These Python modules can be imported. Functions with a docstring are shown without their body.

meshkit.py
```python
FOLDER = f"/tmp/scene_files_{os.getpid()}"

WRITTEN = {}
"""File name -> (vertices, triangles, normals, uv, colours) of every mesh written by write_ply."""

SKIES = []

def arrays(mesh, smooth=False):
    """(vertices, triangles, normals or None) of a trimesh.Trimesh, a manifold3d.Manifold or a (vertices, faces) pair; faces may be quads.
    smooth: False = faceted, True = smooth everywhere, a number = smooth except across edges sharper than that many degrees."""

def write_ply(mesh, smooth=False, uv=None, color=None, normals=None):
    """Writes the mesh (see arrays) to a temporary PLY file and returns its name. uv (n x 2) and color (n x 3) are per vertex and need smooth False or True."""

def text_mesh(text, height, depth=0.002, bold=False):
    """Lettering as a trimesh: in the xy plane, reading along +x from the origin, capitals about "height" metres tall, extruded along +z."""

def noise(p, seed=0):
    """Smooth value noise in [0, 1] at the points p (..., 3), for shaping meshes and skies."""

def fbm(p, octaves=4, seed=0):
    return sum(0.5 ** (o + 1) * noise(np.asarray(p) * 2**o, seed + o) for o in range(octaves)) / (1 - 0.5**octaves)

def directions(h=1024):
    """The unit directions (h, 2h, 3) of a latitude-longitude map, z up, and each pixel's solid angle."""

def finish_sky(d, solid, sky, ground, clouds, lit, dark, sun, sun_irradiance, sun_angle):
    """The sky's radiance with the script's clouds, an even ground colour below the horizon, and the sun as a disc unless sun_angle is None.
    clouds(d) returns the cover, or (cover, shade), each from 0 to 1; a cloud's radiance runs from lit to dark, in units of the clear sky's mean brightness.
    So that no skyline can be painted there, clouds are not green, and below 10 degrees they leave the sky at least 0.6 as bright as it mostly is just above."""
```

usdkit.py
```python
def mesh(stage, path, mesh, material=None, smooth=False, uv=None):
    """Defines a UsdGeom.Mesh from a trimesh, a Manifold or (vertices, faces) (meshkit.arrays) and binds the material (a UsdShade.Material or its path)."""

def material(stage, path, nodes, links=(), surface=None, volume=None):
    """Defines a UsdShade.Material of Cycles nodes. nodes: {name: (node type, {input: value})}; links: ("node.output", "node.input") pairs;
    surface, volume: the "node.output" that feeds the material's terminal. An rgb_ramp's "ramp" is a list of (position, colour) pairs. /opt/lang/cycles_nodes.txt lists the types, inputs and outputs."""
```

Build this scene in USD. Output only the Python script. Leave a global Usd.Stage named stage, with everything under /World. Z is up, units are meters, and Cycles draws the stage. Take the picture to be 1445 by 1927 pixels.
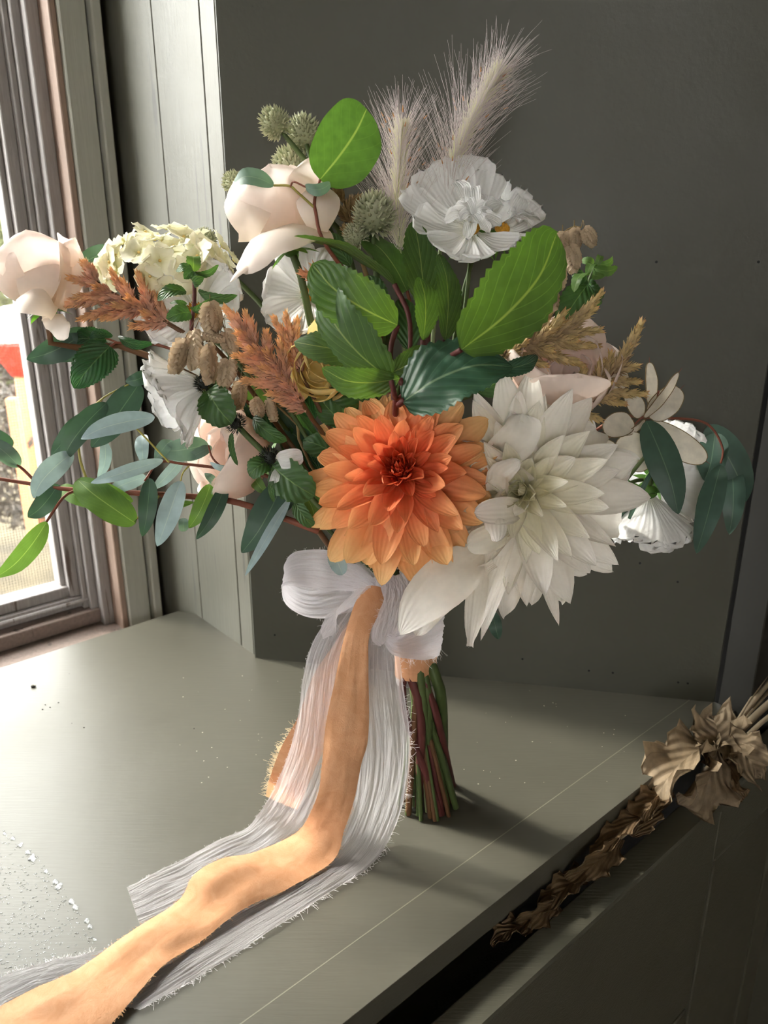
import math
import numpy as np
import trimesh
import usdkit
from pxr import Usd, UsdGeom, UsdLux, UsdShade, Gf, Sdf, Vt

stage = Usd.Stage.CreateInMemory()
UsdGeom.SetStageUpAxis(stage, 'Z')
UsdGeom.SetStageMetersPerUnit(stage, 1.0)
UsdGeom.Xform.Define(stage, '/World')
rng = np.random.default_rng(11)

# ------------------------------------------------------------------ camera
CAM_H, FPX, PITCH = 0.42, 1456.0, math.radians(18.9)
cp, sp = math.cos(PITCH), math.sin(PITCH)
RT, UP, FW = np.array([1, 0, 0.]), np.array([0, sp, cp]), np.array([0, cp, -sp])
EYE = np.array([0, 0, CAM_H])
cam = UsdGeom.Camera.Define(stage, '/World/camera')
cam.CreateHorizontalApertureAttr(4.2)
cam.CreateVerticalApertureAttr(4.2 * 1927 / 1445)
cam.CreateFocalLengthAttr(4.2 * FPX / 1445)
cam.CreateFStopAttr(1.8)
cam.CreateFocusDistanceAttr(0.53)
cam.CreateClippingRangeAttr(Gf.Vec2f(0.02, 200))
cam.AddTransformOp().Set(Gf.Matrix4d(*RT, 0, *UP, 0, *(-FW), 0, *EYE, 1))
cam.CreateExposureAttr(1.9)

def lin(r, g, b):
    return tuple(((c / 255 + 0.055) / 1.055) ** 2.4 if c > 10 else c / 255 / 12.92 for c in (r, g, b))

# ------------------------------------------------------------------ sky, sun
def mat(name, nodes, links=(), surface='p.BSDF', volume=None):
    return usdkit.material(stage, '/World/Looks/' + name, nodes, links, surface=surface, volume=volume)

UsdGeom.Scope.Define(stage, '/World/Looks')
SUN_TRAVEL = np.array([0.920, -0.392, 0.0]) * math.cos(math.radians(42)) + np.array([0, 0, -math.sin(math.radians(42))])
SUN_ANGLE = 5.5
SUN_STRENGTH, SUN_COLOUR = 0.36, (1.0, 0.93, 0.83)
SKY_STRENGTH, SKY_COLOUR = 1.9, (1.0, 0.985, 0.96)
dome = UsdLux.DomeLight.Define(stage, '/World/sky')
dome.CreateIntensityAttr(SKY_STRENGTH)
dome.CreateColorAttr(Gf.Vec3f(*SKY_COLOUR))
sun = UsdLux.DistantLight.Define(stage, '/World/sun')
sun.CreateIntensityAttr(SUN_STRENGTH / (math.pi * math.sin(math.radians(SUN_ANGLE / 2)) ** 2))   # radiance of the disc for this irradiance
sun.CreateColorAttr(Gf.Vec3f(*SUN_COLOUR))
sun.CreateAngleAttr(SUN_ANGLE)
_z = -SUN_TRAVEL
_x = np.cross([0, 0, 1.0], _z); _x /= np.linalg.norm(_x)
_y = np.cross(_z, _x)
sun.AddTransformOp().Set(Gf.Matrix4d(*_x, 0, *_y, 0, *_z, 0, 0, 0, 0, 1))

# ------------------------------------------------------------------ helpers: places
def at(u, v, d):
    return EYE + d * ((u - 722.5) / FPX * RT + (963.5 - v) / FPX * UP + FW)

def ray(u, v):
    return (u - 722.5) / FPX * RT + (963.5 - v) / FPX * UP + FW

def atz(u, v, z=0.0):
    r = ray(u, v)
    return EYE + (z - CAM_H) / r[2] * r

def camdir(r, u, t):
    x = r * RT + u * UP - t * FW
    return x / np.linalg.norm(x)

W_ = np.array([.752, .659, 0.]); N_ = np.array([-.659, .752, 0.]); O_ = np.array([-.251, .854, 0.])
def bay(a, b, z):
    """a metres along the window away from the boarded reveal, b metres out through the window, z up from the counter."""
    return O_ - W_ * a + N_ * b + np.array([0, 0, z])

def hitb(u, v, b):
    r = ray(u, v)
    X = EYE + (b - N_ @ (EYE - O_)) / (N_ @ r) * r
    return -(X - O_) @ W_, X[2]

def unit(x):
    x = np.asarray(x, float)
    return x / (np.linalg.norm(x) + 1e-12)

# ------------------------------------------------------------------ helpers: prims
_count = {}
def numbered(parent, n):
    k = (parent, n)
    _count[k] = _count.get(k, -1) + 1
    return n if _count[k] == 0 else f'{n}_{_count[k]:03d}'

class Node:
    def __init__(self, path, origin):
        self.path, self.origin = path, np.asarray(origin, float)
        self.prim = stage.GetPrimAtPath(path)

ROOT = Node('/World', (0, 0, 0))

def tag(prim, label=None, cat=None, group=None, kind=None):
    for k, x in (('label', label), ('category', cat), ('group', group), ('kind', kind)):
        if x:
            prim.SetCustomDataByKey(k, x)

def thing(n, label, cat, loc, group=None, kind=None, parent=ROOT):
    path = f'{parent.path}/{numbered(parent.path, n)}'
    x = UsdGeom.Xform.Define(stage, path)
    x.AddTranslateOp().Set(Gf.Vec3d(*map(float, np.asarray(loc) - parent.origin)))
    tag(x.GetPrim(), label, cat, group, kind)
    return Node(path, loc)

def part_group(n, parent, loc=None, label=None):
    return thing(n, label, None, parent.origin if loc is None else loc, parent=parent)

def obj(n, mesh, m, parent=ROOT, smooth=True, label=None, cat=None, group=None, kind=None):
    V, F = np.asarray(mesh[0], float), np.asarray(mesh[1], int)
    uv = mesh[2] if len(mesh) > 2 else None
    path = f'{parent.path}/{numbered(parent.path, n)}'
    if smooth not in (True, False):
        uv = None
    g = usdkit.mesh(stage, path, (V - parent.origin, F), m, smooth=smooth, uv=uv)
    tag(g.GetPrim(), label, cat, group, kind)
    return Node(path, parent.origin)

def curves(n, lines, radii, m, parent, kind=None, label=None):
    """lines: list of (k,3) arrays; radii: same-length list of (k,) radii or scalars."""
    path = f'{parent.path}/{numbered(parent.path, n)}'
    c = UsdGeom.BasisCurves.Define(stage, path)
    c.CreateTypeAttr('linear')
    c.CreatePointsAttr(Vt.Vec3fArray.FromNumpy((np.vstack(lines) - parent.origin).astype(np.float32)))
    c.CreateCurveVertexCountsAttr(Vt.IntArray([len(x) for x in lines]))
    c.CreateWidthsAttr(Vt.FloatArray.FromNumpy(np.concatenate([np.broadcast_to(np.asarray(r) * 2, (len(x),)) for x, r in zip(lines, radii)]).astype(np.float32)))
    c.SetWidthsInterpolation('vertex')
    UsdShade.MaterialBindingAPI.Apply(c.GetPrim()).Bind(m)
    tag(c.GetPrim(), label, None, None, kind)

# ------------------------------------------------------------------ helpers: shapes
def join(ms):
    ms = [m for m in ms if m is not None]
    V, F, UV, n = [], [], [], 0
    for m in ms:
        V.append(m[0]); F.append(np.asarray(m[1]) + n); n += len(m[0])
        UV.append(m[2] if len(m) > 2 else np.zeros((len(m[0]), 2)))
    return np.vstack(V), np.vstack(F), np.vstack(UV)

def grid_faces(nv, nu, closed=False):
    i, j = np.meshgrid(np.arange(nv), np.arange(nu), indexing='ij')
    k = nu if closed else nu + 1
    a, b = i * k + j, i * k + (j + 1) % k
    c, d = (i + 1) * k + (j + 1) % k, (i + 1) * k + j
    q = np.stack([a, b, c, d], -1).reshape(-1, 4)
    return np.vstack([q[:, [0, 1, 2]], q[:, [0, 2, 3]]])

def crom(P, n):
    """n+1 points of a smooth curve through the points P (k, m)."""
    P = np.asarray(P, float)
    if len(P) == 2:
        t = np.linspace(0, 1, n + 1)[:, None]
        return P[0] * (1 - t) + P[1] * t
    Q = np.vstack([2 * P[0] - P[1], P, 2 * P[-1] - P[-2]])
    L = np.concatenate([[0], np.cumsum(np.linalg.norm(np.diff(P, axis=0), axis=1) + 1e-9)])
    s = np.linspace(0, L[-1], n + 1)
    k = np.clip(np.searchsorted(L, s, 'right') - 1, 0, len(P) - 2)
    t = ((s - L[k]) / (L[k + 1] - L[k]))[:, None]
    p0, p1, p2, p3 = Q[k], Q[k + 1], Q[k + 2], Q[k + 3]
    return 0.5 * (2 * p1 + (p2 - p0) * t + (2 * p0 - 5 * p1 + 4 * p2 - p3) * t ** 2 + (3 * p1 - p0 - 3 * p2 + p3) * t ** 3)

def tube(P, r, sides=7, n=None, cap=True):
    C = crom(P, n) if n else np.asarray(P, float)
    k = len(C)
    T = np.gradient(C, axis=0); T /= np.linalg.norm(T, axis=1, keepdims=True) + 1e-12
    s = np.cross(T[0], [0.3, 0.9, 0.31]); S = []
    for t in T:
        s = s - t * (t @ s); s = s / (np.linalg.norm(s) + 1e-12); S.append(s)
    S = np.array(S); B = np.cross(T, S)
    R = np.interp(np.linspace(0, 1, k), np.linspace(0, 1, len(np.atleast_1d(r))), np.atleast_1d(r))
    a = np.arange(sides) * 2 * np.pi / sides
    V = C[:, None] + R[:, None, None] * (np.cos(a)[None, :, None] * S[:, None] + np.sin(a)[None, :, None] * B[:, None])
    V = V.reshape(-1, 3); F = grid_faces(k - 1, sides, True)
    uv = np.stack([np.tile(np.arange(sides) / sides, k), np.repeat(np.linspace(0, 1, k), sides)], 1)
    if cap:
        m = len(V)
        V = np.vstack([V, C[:1], C[-1:]]); uv = np.vstack([uv, [[.5, 0], [.5, 1]]])
        i = np.arange(sides); j = (i + 1) % sides
        F = np.vstack([F, np.stack([j, i, np.full(sides, m)], 1), np.stack([i + (k - 1) * sides, j + (k - 1) * sides, np.full(sides, m + 1)], 1)])
    return V, F, uv

def shape_of(t, a, b, base=0.0, end=0.0):
    m = a / (a + b)
    w = t ** a * (1 - t) ** b / (m ** a * (1 - m) ** b)
    return np.maximum(w, np.maximum(base * (1 - t / m), end * (t - m) / (1 - m)))

def blade(P, hw, up=None, side=None, nu=6, nv=12, prof=(.6, .6), base=.0, end=0.0, wrap=0.0, fold=0.0, ruf=0.0, rufn=2.5,
          serr=0.0, nser=12, teeth=0.0, nteeth=4, round_=0.0, pleat=0.0, npleat=4, twist=0.0, bias=0.0, seed=None):
    """A leaf or petal: a sheet along the curve P, hw its half width, facing up."""
    r = np.random.default_rng(seed if seed is not None else rng.integers(1 << 30))
    if serr:
        nv = 2 * nser
    t = np.linspace(0, 1, nv + 1)
    if not serr:
        t = .15 * t + .85 * (.5 - .5 * np.cos(np.pi * t))
    C0 = crom(P, 48)
    x0 = np.linspace(0, 1, 49)
    C = np.stack([np.interp(t, x0, C0[:, q]) for q in range(3)], 1)
    T0 = np.gradient(C0, axis=0)
    T = np.stack([np.interp(t, x0, T0[:, q]) for q in range(3)], 1); T /= np.linalg.norm(T, axis=1, keepdims=True) + 1e-12
    s = np.cross(T[0], up) if side is None else np.asarray(side, float)
    S = []
    for x in T:
        s = s - x * (x @ s); s = s / (np.linalg.norm(s) + 1e-12); S.append(s)
    S = np.array(S); N = np.cross(S, T)
    if twist:
        an = (t * twist)[:, None]
        S, N = S * np.cos(an) + N * np.sin(an), N * np.cos(an) - S * np.sin(an)
    w = hw * shape_of(t, *prof, base, end)
    a = np.linspace(-1, 1, nu + 1)
    A = np.broadcast_to(a, (nv + 1, nu + 1)).copy()
    Wd = np.broadcast_to(w[:, None], A.shape).copy()
    if bias:
        Wd = Wd * (1 + bias * np.sign(A))
    if serr:
        Wd[1::2, 0] *= 1 - serr; Wd[1::2, -1] *= 1 - serr
    if wrap:
        off = np.sin(A * wrap) / wrap * Wd; rise = (1 - np.cos(A * wrap)) / wrap * Wd
    else:
        off = A * Wd; rise = 0 * A
    ph = r.uniform(0, 6.28, 2)
    rise = rise + fold * np.abs(A) * Wd
    if ruf:
        rise = rise + ruf * hw * np.abs(A) ** 2 * np.sin(2 * np.pi * rufn * t[:, None] + np.where(A < 0, ph[0], ph[1]))
    if pleat:
        rise = rise + pleat * hw * np.cos(A * np.pi * npleat + ph[0]) * (t[:, None] ** .7)
    X = C[:, None] + S[:, None] * off[..., None] + N[:, None] * rise[..., None]
    if teeth or round_:
        L = np.linalg.norm(np.diff(C, axis=0), axis=1).sum()
        x = (A + 1) / 2 * nteeth
        jag = np.abs((x % 1) - .5) * 2 * (0.6 + 0.8 * r.random(nteeth + 1)[np.minimum(x.astype(int), nteeth)])
        X = X - T[:, None] * (L * (teeth * jag + round_ * A ** 2) * t[:, None] ** 4)[..., None]
    uv = np.stack([(A + 1) / 2, np.broadcast_to(t[:, None], A.shape)], -1).reshape(-1, 2)
    return X.reshape(-1, 3), grid_faces(nv, nu), uv

def box(o, ax, ay, az, bev=0.0):
    """A box from corner o along three edge vectors, its edges chamfered by bev."""
    o, ax, ay, az = (np.asarray(x, float) for x in (o, ax, ay, az))
    L = [np.linalg.norm(x) for x in (ax, ay, az)]
    b = min(bev, min(L) * .3)
    pts = []
    for i in (0, 1):
        for j in (0, 1):
            for k in (0, 1):
                p = o + ax * i + ay * j + az * k
                if b <= 0:
                    pts.append(p); continue
                d = [x / l * b * (1 - 2 * s) for x, l, s in ((ax, L[0], i), (ay, L[1], j), (az, L[2], k))]
                pts += [p + d[0] + d[1], p + d[1] + d[2], p + d[0] + d[2]]
    h = trimesh.convex.convex_hull(np.array(pts))
    return np.array(h.vertices), np.array(h.faces)

def prism(poly, z0, z1):
    """Vertical prism over an (anticlockwise, convex or fan-able) polygon of xy points."""
    from shapely.geometry import Polygon
    m = trimesh.creation.extrude_polygon(Polygon([p[:2] for p in poly]), z1 - z0, engine='earcut')
    m.apply_translation([0, 0, z0])
    return np.array(m.vertices), np.array(m.faces)

def ball(c, r, sub=2, sq=(1, 1, 1)):
    m = trimesh.creation.icosphere(subdivisions=sub)
    return np.array(m.vertices) * np.asarray(sq) * r + c, np.array(m.faces), np.stack([m.vertices[:, 0] * .5 + .5, m.vertices[:, 2] * .5 + .5], 1)

def frame_of(ax):
    ax = unit(ax)
    e1 = np.cross(ax, [0, 0, 1.0] if abs(ax[2]) < .9 else [1.0, 0, 0]); e1 = unit(e1)
    return ax, e1, np.cross(ax, e1)

def radial_path(c, fr, phi, th0, L, curl, r0=0.0, rise=0.0, n=9, k=1.0):
    """Path of a petal that leaves the axis at th0 degrees and bends curl degrees further out along its length; also its side vector."""
    ax, e1, e2 = fr
    rad = math.cos(phi) * e1 + math.sin(phi) * e2
    s = np.linspace(0, 1, n)
    th = np.radians(th0 + curl * s ** k)
    d = np.cos(th)[:, None] * ax + np.sin(th)[:, None] * rad
    P = c + r0 * rad + rise * ax + np.vstack([[0, 0, 0], np.cumsum((d[1:] + d[:-1]) / 2, axis=0) * L / (n - 1)])
    return P, np.cross(rad, ax)

# ------------------------------------------------------------------ materials
def paint(name, col, rough=.45, streak=.06, bump=.04, scale=(3, 3, 90), wear=None, spec=.5, coarse=60):
    nodes = {'tc': ('texture_coordinate', {}), 'mp': ('mapping', {'scale': scale}),
             'n1': ('noise_texture', {'scale': 9., 'detail': 5., 'roughness': .6}), 'n2': ('noise_texture', {'scale': float(coarse), 'detail': 3.}),
             'n3': ('noise_texture', {'scale': 5., 'detail': 4.}),
             'mr': ('map_range', {'from_min': .25, 'from_max': .75, 'to_min': 1 - streak, 'to_max': 1 + streak}),
             'mr3': ('map_range', {'from_min': .3, 'from_max': .7, 'to_min': .93, 'to_max': 1.07}),
             'k': ('math', {'math_type': 'multiply'}),
             'mx': ('vector_math', {'math_type': 'scale', 'vector1': col}),
             'rr': ('map_range', {'from_min': .3, 'from_max': .7, 'to_min': rough - .06, 'to_max': rough + .08}),
             'ad': ('math', {'math_type': 'add'}),
             'b': ('bump', {'strength': 1.0, 'distance': bump * .01}),
             'p': ('principled_bsdf', {'specular_ior_level': spec})}
    links = [('tc.object', 'mp.vector'), ('mp.vector', 'n1.vector'), ('tc.object', 'n2.vector'), ('tc.object', 'n3.vector'),
             ('n1.fac', 'mr.value'), ('n3.fac', 'mr3.value'), ('mr.result', 'k.value1'), ('mr3.result', 'k.value2'), ('k.value', 'mx.scale'),
             ('n3.fac', 'rr.value'), ('rr.result', 'p.roughness'), ('n1.fac', 'ad.value1'), ('n2.fac', 'ad.value2'), ('ad.value', 'b.height'), ('b.normal', 'p.normal')]
    if wear is not None:
        nodes.update({'mpw': ('mapping', {'scale': (40, 40, 3.)}), 'nw': ('noise_texture', {'scale': 1.6, 'detail': 6., 'roughness': .65}),
                      'rw': ('map_range', {'from_min': wear[0], 'from_max': wear[0] + .05, 'to_min': 0., 'to_max': 1., 'clamp': True}),
                      'mw': ('mix_color', {'b': wear[1]})})
        links += [('tc.object', 'mpw.vector'), ('mpw.vector', 'nw.vector'), ('nw.fac', 'rw.value'), ('rw.result', 'mw.fac'), ('mx.vector', 'mw.a'), ('mw.result', 'p.base_color')]
    else:
        links.append(('mx.vector', 'p.base_color'))
    return mat(name, nodes, links)

def plant(name, ramp, trans=.35, tcol=None, rough=.5, veins=0.0, nveins=9., vcol=None, bump=.0, mottle=.08, spec=.4, sheen=0.0, side=0.0, midrib=None):
    """Petal or leaf: colour along its length (ramp), fine veins across, light through it."""
    nodes = {'uv': ('uvmap', {'attribute': 'st'}), 'sx': ('separate_xyz', {}), 'r': ('rgb_ramp', {'ramp': ramp}),
             'tc': ('texture_coordinate', {}), 'n': ('noise_texture', {'scale': 160., 'detail': 3.}),
             'mr': ('map_range', {'from_min': .25, 'from_max': .75, 'to_min': 1 - mottle, 'to_max': 1 + mottle}),
             'mx': ('vector_math', {'math_type': 'scale'}),
             'p': ('principled_bsdf', {'roughness': rough, 'specular_ior_level': spec, 'sheen_weight': sheen}),
             't': ('translucent_bsdf', {}), 'tm': ('vector_math', {'math_type': 'multiply', 'vector2': tcol or (1, 1, 1)}),
             'm': ('mix_closure', {'fac': trans})}
    links = [('uv.UV', 'sx.vector'), ('sx.y', 'r.fac'), ('tc.object', 'n.vector'), ('n.fac', 'mr.value'), ('r.color', 'mx.vector1'), ('mr.result', 'mx.scale'),
             ('tm.vector', 't.color'), ('p.BSDF', 'm.closure1'), ('t.BSDF', 'm.closure2')]
    col = 'mx.vector'
    if veins:
        # curved side veins: sin(freq*(y - k|x-.5|)) for leaves, or lines along the length for petals (side = 0)
        nodes.update({'xa': ('math', {'math_type': 'subtract', 'value2': .5}), 'xb': ('math', {'math_type': 'absolute'}),
                      'xc': ('math', {'math_type': 'multiply', 'value2': -side}), 'yy': ('math', {'math_type': 'add'}),
                      'fr': ('math', {'math_type': 'multiply', 'value2': 6.2832 * nveins}), 'sn': ('math', {'math_type': 'sine'}),
                      'vr': ('map_range', {'from_min': .93 if side else .2, 'from_max': 1.0, 'to_min': 0., 'to_max': veins, 'clamp': True}),
                      'vm': ('mix_color', {'b': vcol or (1, 1, 1)})})
        links += [('sx.x', 'xa.value1'), ('xa.value', 'xb.value1')]
        if side:
            links += [('xb.value', 'xc.value1'), ('sx.y', 'yy.value1'), ('xc.value', 'yy.value2'), ('yy.value', 'fr.value1')]
        else:
            nodes['nz'] = ('math', {'math_type': 'multiply', 'value2': .06})
            links += [('n.fac', 'nz.value1'), ('sx.x', 'yy.value1'), ('nz.value', 'yy.value2'), ('yy.value', 'fr.value1')]
        links += [('fr.value', 'sn.value1'), ('sn.value', 'vr.value'), ('vr.result', 'vm.fac'), (col, 'vm.a')]
        col = 'vm.result'
        if bump:
            nodes['bp'] = ('bump', {'strength': .6, 'distance': bump, 'invert': bool(side)})
            links += [('sn.value', 'bp.height'), ('bp.normal', 'p.normal')]
        if midrib:
            nodes.update({'rb': ('map_range', {'from_min': .008, 'from_max': .022, 'to_min': 1., 'to_max': 0., 'clamp': True}), 'rm': ('mix_color', {'b': midrib})})
            links += [('xb.value', 'rb.value'), ('rb.result', 'rm.fac'), (col, 'rm.a')]
            col = 'rm.result'
    links += [(col, 'p.base_color'), (col, 'tm.vector1')]
    return mat(name, nodes, links, surface='m.closure')

def flat(name, col, rough=.6, spec=.3, mottle=.15, scale=80., metallic=0.0, bump=0.0):
    nodes = {'tc': ('texture_coordinate', {}), 'n': ('noise_texture', {'scale': scale, 'detail': 4.}),
             'mr': ('map_range', {'from_min': .25, 'from_max': .75, 'to_min': 1 - mottle, 'to_max': 1 + mottle}),
             'mx': ('vector_math', {'math_type': 'scale', 'vector1': col}), 'p': ('principled_bsdf', {'roughness': rough, 'specular_ior_level': spec, 'metallic': metallic})}
    links = [('tc.object', 'n.vector'), ('n.fac', 'mr.value'), ('mr.result', 'mx.scale'), ('mx.vector', 'p.base_color')]
    if bump:
        nodes['b'] = ('bump', {'strength': 1., 'distance': bump}); links += [('n.fac', 'b.height'), ('b.normal', 'p.normal')]
    return mat(name, nodes, links)
# ================================================================== SETTING
OLIVE = lin(87, 85, 75)
M_counter = paint('counter_paint', OLIVE, rough=.40, streak=.05, bump=.012, scale=(4, 60, 60), spec=.36)
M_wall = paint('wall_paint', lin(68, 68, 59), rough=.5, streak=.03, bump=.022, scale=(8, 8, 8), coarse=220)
M_joint = paint('joint_paint', lin(118, 116, 100), rough=.5)
M_return_shaded = paint('return_shade_paint', lin(34, 33, 29), rough=.6, streak=.03, scale=(8, 8, 8))  # wall paint darkened: the shade on the return board is put into its colour
M_board = paint('board_paint', lin(98, 97, 87), rough=.45, streak=.05, bump=.03, scale=(30, 30, 2), wear=(.61, lin(78, 77, 72)))
M_trim = paint('trim_paint', lin(166, 165, 154), rough=.5, streak=.06, scale=(30, 30, 2))
M_frame = paint('frame_paint', lin(150, 144, 142), rough=.6, streak=.18, scale=(40, 40, 3), wear=(.60, lin(92, 78, 70)))
M_frame_brown = paint('frame_edge_paint', lin(146, 122, 108), rough=.6, streak=.2, scale=(40, 40, 3))
M_sill = paint('sill_paint', lin(128, 112, 104), rough=.65, streak=.2, scale=(30, 30, 30), wear=(.60, lin(88, 74, 66)))
M_dark = flat('gap_dark', lin(28, 28, 30), .8)
M_groove = flat('groove_dark', lin(52, 50, 44), .8)
M_bench = paint('bench_paint', lin(84, 83, 72), rough=.42, streak=.04, scale=(4, 60, 60))
M_room = flat('room_paint', lin(150, 145, 130), .8)
M_floor = flat('floor_wood', lin(90, 70, 52), .5)
KP = tuple(atz(472, 1237)[:2]); WR = tuple(atz(1348, 1322)[:2])
CORNER, WALLR = np.array([*KP, 0]), np.array([*WR, 0])
B_FRONT, B_SEAM = -.549, float(N_ @ (atz(1136, 1434) - O_))
RTIP = atz(1388, 1340)
wdir = unit(WALLR - CORNER); wnor = np.array([wdir[1], -wdir[0], 0])   # wnor points into the room

# counter: two boards with an open seam
def on_line(b, far):   # where the line n=b meets the right hand end of the counter
    q0 = O_ + N_ * b
    d = RTIP - WALLR
    A = np.array([[W_[0], -d[0]], [W_[1], -d[1]]])
    k = np.linalg.solve(A, (WALLR - q0)[:2])
    return q0 + W_ * k[0] if far else q0 - W_ * 1.3
counter = thing('window_seat', 'wide olive painted window seat the bouquet stands on', 'window seat', atz(800, 1500), kind='structure')
seam_r = on_line(B_SEAM + .00002, True); seam_r2 = on_line(B_SEAM - .00002, True)
TH = .021
inner = [O_ - W_ * 1.3, O_ - W_ * 1.3 + N_ * (B_SEAM + .00002), seam_r, WALLR, CORNER, O_]
outer = [O_ - W_ * 1.3 + N_ * (B_SEAM - .00002), on_line(B_FRONT, False), on_line(B_FRONT, True) , seam_r2]
def board_top(poly, z1, th, bev=.0003):
    from shapely.geometry import Polygon
    P = Polygon([p[:2] for p in poly]); ins = P.buffer(-bev, join_style=2)
    a, b = np.array(P.exterior.coords)[:-1], np.array(ins.exterior.coords)[:-1]
    j = np.argmin(np.linalg.norm(b - a[0], axis=1)); b = np.roll(b, -j, axis=0)
    if np.sign(P.exterior.is_ccw - .5) != np.sign(ins.exterior.is_ccw - .5): b = np.roll(b[::-1], 1, axis=0)
    rings = [np.c_[a, np.full(len(a), z1 - th)], np.c_[a, np.full(len(a), z1 - bev)], np.c_[b, np.full(len(b), z1)]]
    k = len(a); V = np.vstack(rings); F = grid_faces(2, k, True)
    tri = trimesh.creation.triangulate_polygon(Polygon(b), engine='earcut')
    F = np.vstack([F, np.asarray(tri[1]) + len(V)]); V = np.vstack([V, np.c_[tri[0], np.full(len(tri[0]), z1)]])
    if not P.exterior.is_ccw: F = F[:, ::-1]
    return V, F
obj('board', board_top(inner, 0, TH), M_counter, counter, smooth=False)
obj('board', board_top(outer, 0, TH), M_counter, counter, smooth=False)
obj('joint_line', box(O_ - W_ * 1.2 + N_ * (B_SEAM - .0004), on_line(B_SEAM, True) - O_ + W_ * 1.2 - N_ * B_SEAM, N_ * .0008, (0, 0, .00006)), M_joint, counter, smooth=False)
# support below so that nothing looks through
obj('apron', prism([O_ - W_ * 1.3 + N_ * -.01, O_ - W_ * 1.3 + N_ * -.53, on_line(-.53, True) - W_ * .01, WALLR * .98, CORNER * .98], -.75, -TH), M_bench, counter, smooth=False)

# reveal boards between window and back wall (plane a = 0)
wl = thing('wall_left', 'boarded olive reveal between the window and the dark wall', None, CORNER, kind='structure')
ZT = 1.45
for b0, b1, t in ((-.0378, .30, .000), (-.1265, -.0386, .0006), (-.1525, -.1273, .0012)):
    obj('board', box(bay(-.012, b0, -.1), W_ * (.012 + t), N_ * (b1 - b0), (0, 0, ZT + .1), .0010), M_board, wl, smooth=False)
obj('backing', box(bay(-.03, -.150, -.1), W_ * .0195, N_ * .46, (0, 0, ZT + .1)), M_groove, wl, smooth=False)

# back wall
wb = thing('wall_back', 'plain dark olive painted wall behind the bouquet', None, CORNER, kind='structure')
o = CORNER + wdir * .004
obj('panel', box(o - wnor * .03 + np.array([0, 0, -.1]), WALLR - o - wdir * .0015, wnor * .03, (0, 0, ZT + .1), .0012), M_wall, wb, smooth=False)
def on_wall(u, v):
    r = ray(u, v); return EYE + ((CORNER - EYE) @ wnor) / (r @ wnor) * r
for u, v in ((1235, 493), (1427, 493), (983, 1240), (1108, 1262), (1153, 1266), (1276, 1284), (1294, 1286), (517, 1195), (1204, 1060), (1275, 1095)):
    p = on_wall(u, v)
    m = trimesh.creation.cylinder(radius=.0011, height=.0004, sections=10)
    Rm = trimesh.geometry.align_vectors([0, 0, 1], wnor)
    m.apply_transform(Rm); m.apply_translation(p + wnor * .0001)
    obj('nail_hole', (np.array(m.vertices), np.array(m.faces)), M_dark, wb, smooth=False)
# right return of the alcove
rdir = unit(RTIP - WALLR)
rnor = np.array([rdir[1], -rdir[0], 0])
wr = thing('wall_right', 'narrow olive return board at the right end of the window seat', None, WALLR, kind='structure')
if rnor @ (CORNER - WALLR) < 0: rnor = -rnor
obj('board', box(WALLR + rdir * .0015 - rnor * .03 + np.array([0, 0, -.1]), rdir * .030, rnor * .03, (0, 0, ZT + .1), .001), M_return_shaded, wr, smooth=False)
obj('backing', box(WALLR - rdir * .02 - rnor * .05 + np.array([0, 0, -.1]), rdir * .05, rnor * .018, (0, 0, ZT + .1)), M_dark, wr, smooth=False)

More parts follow.
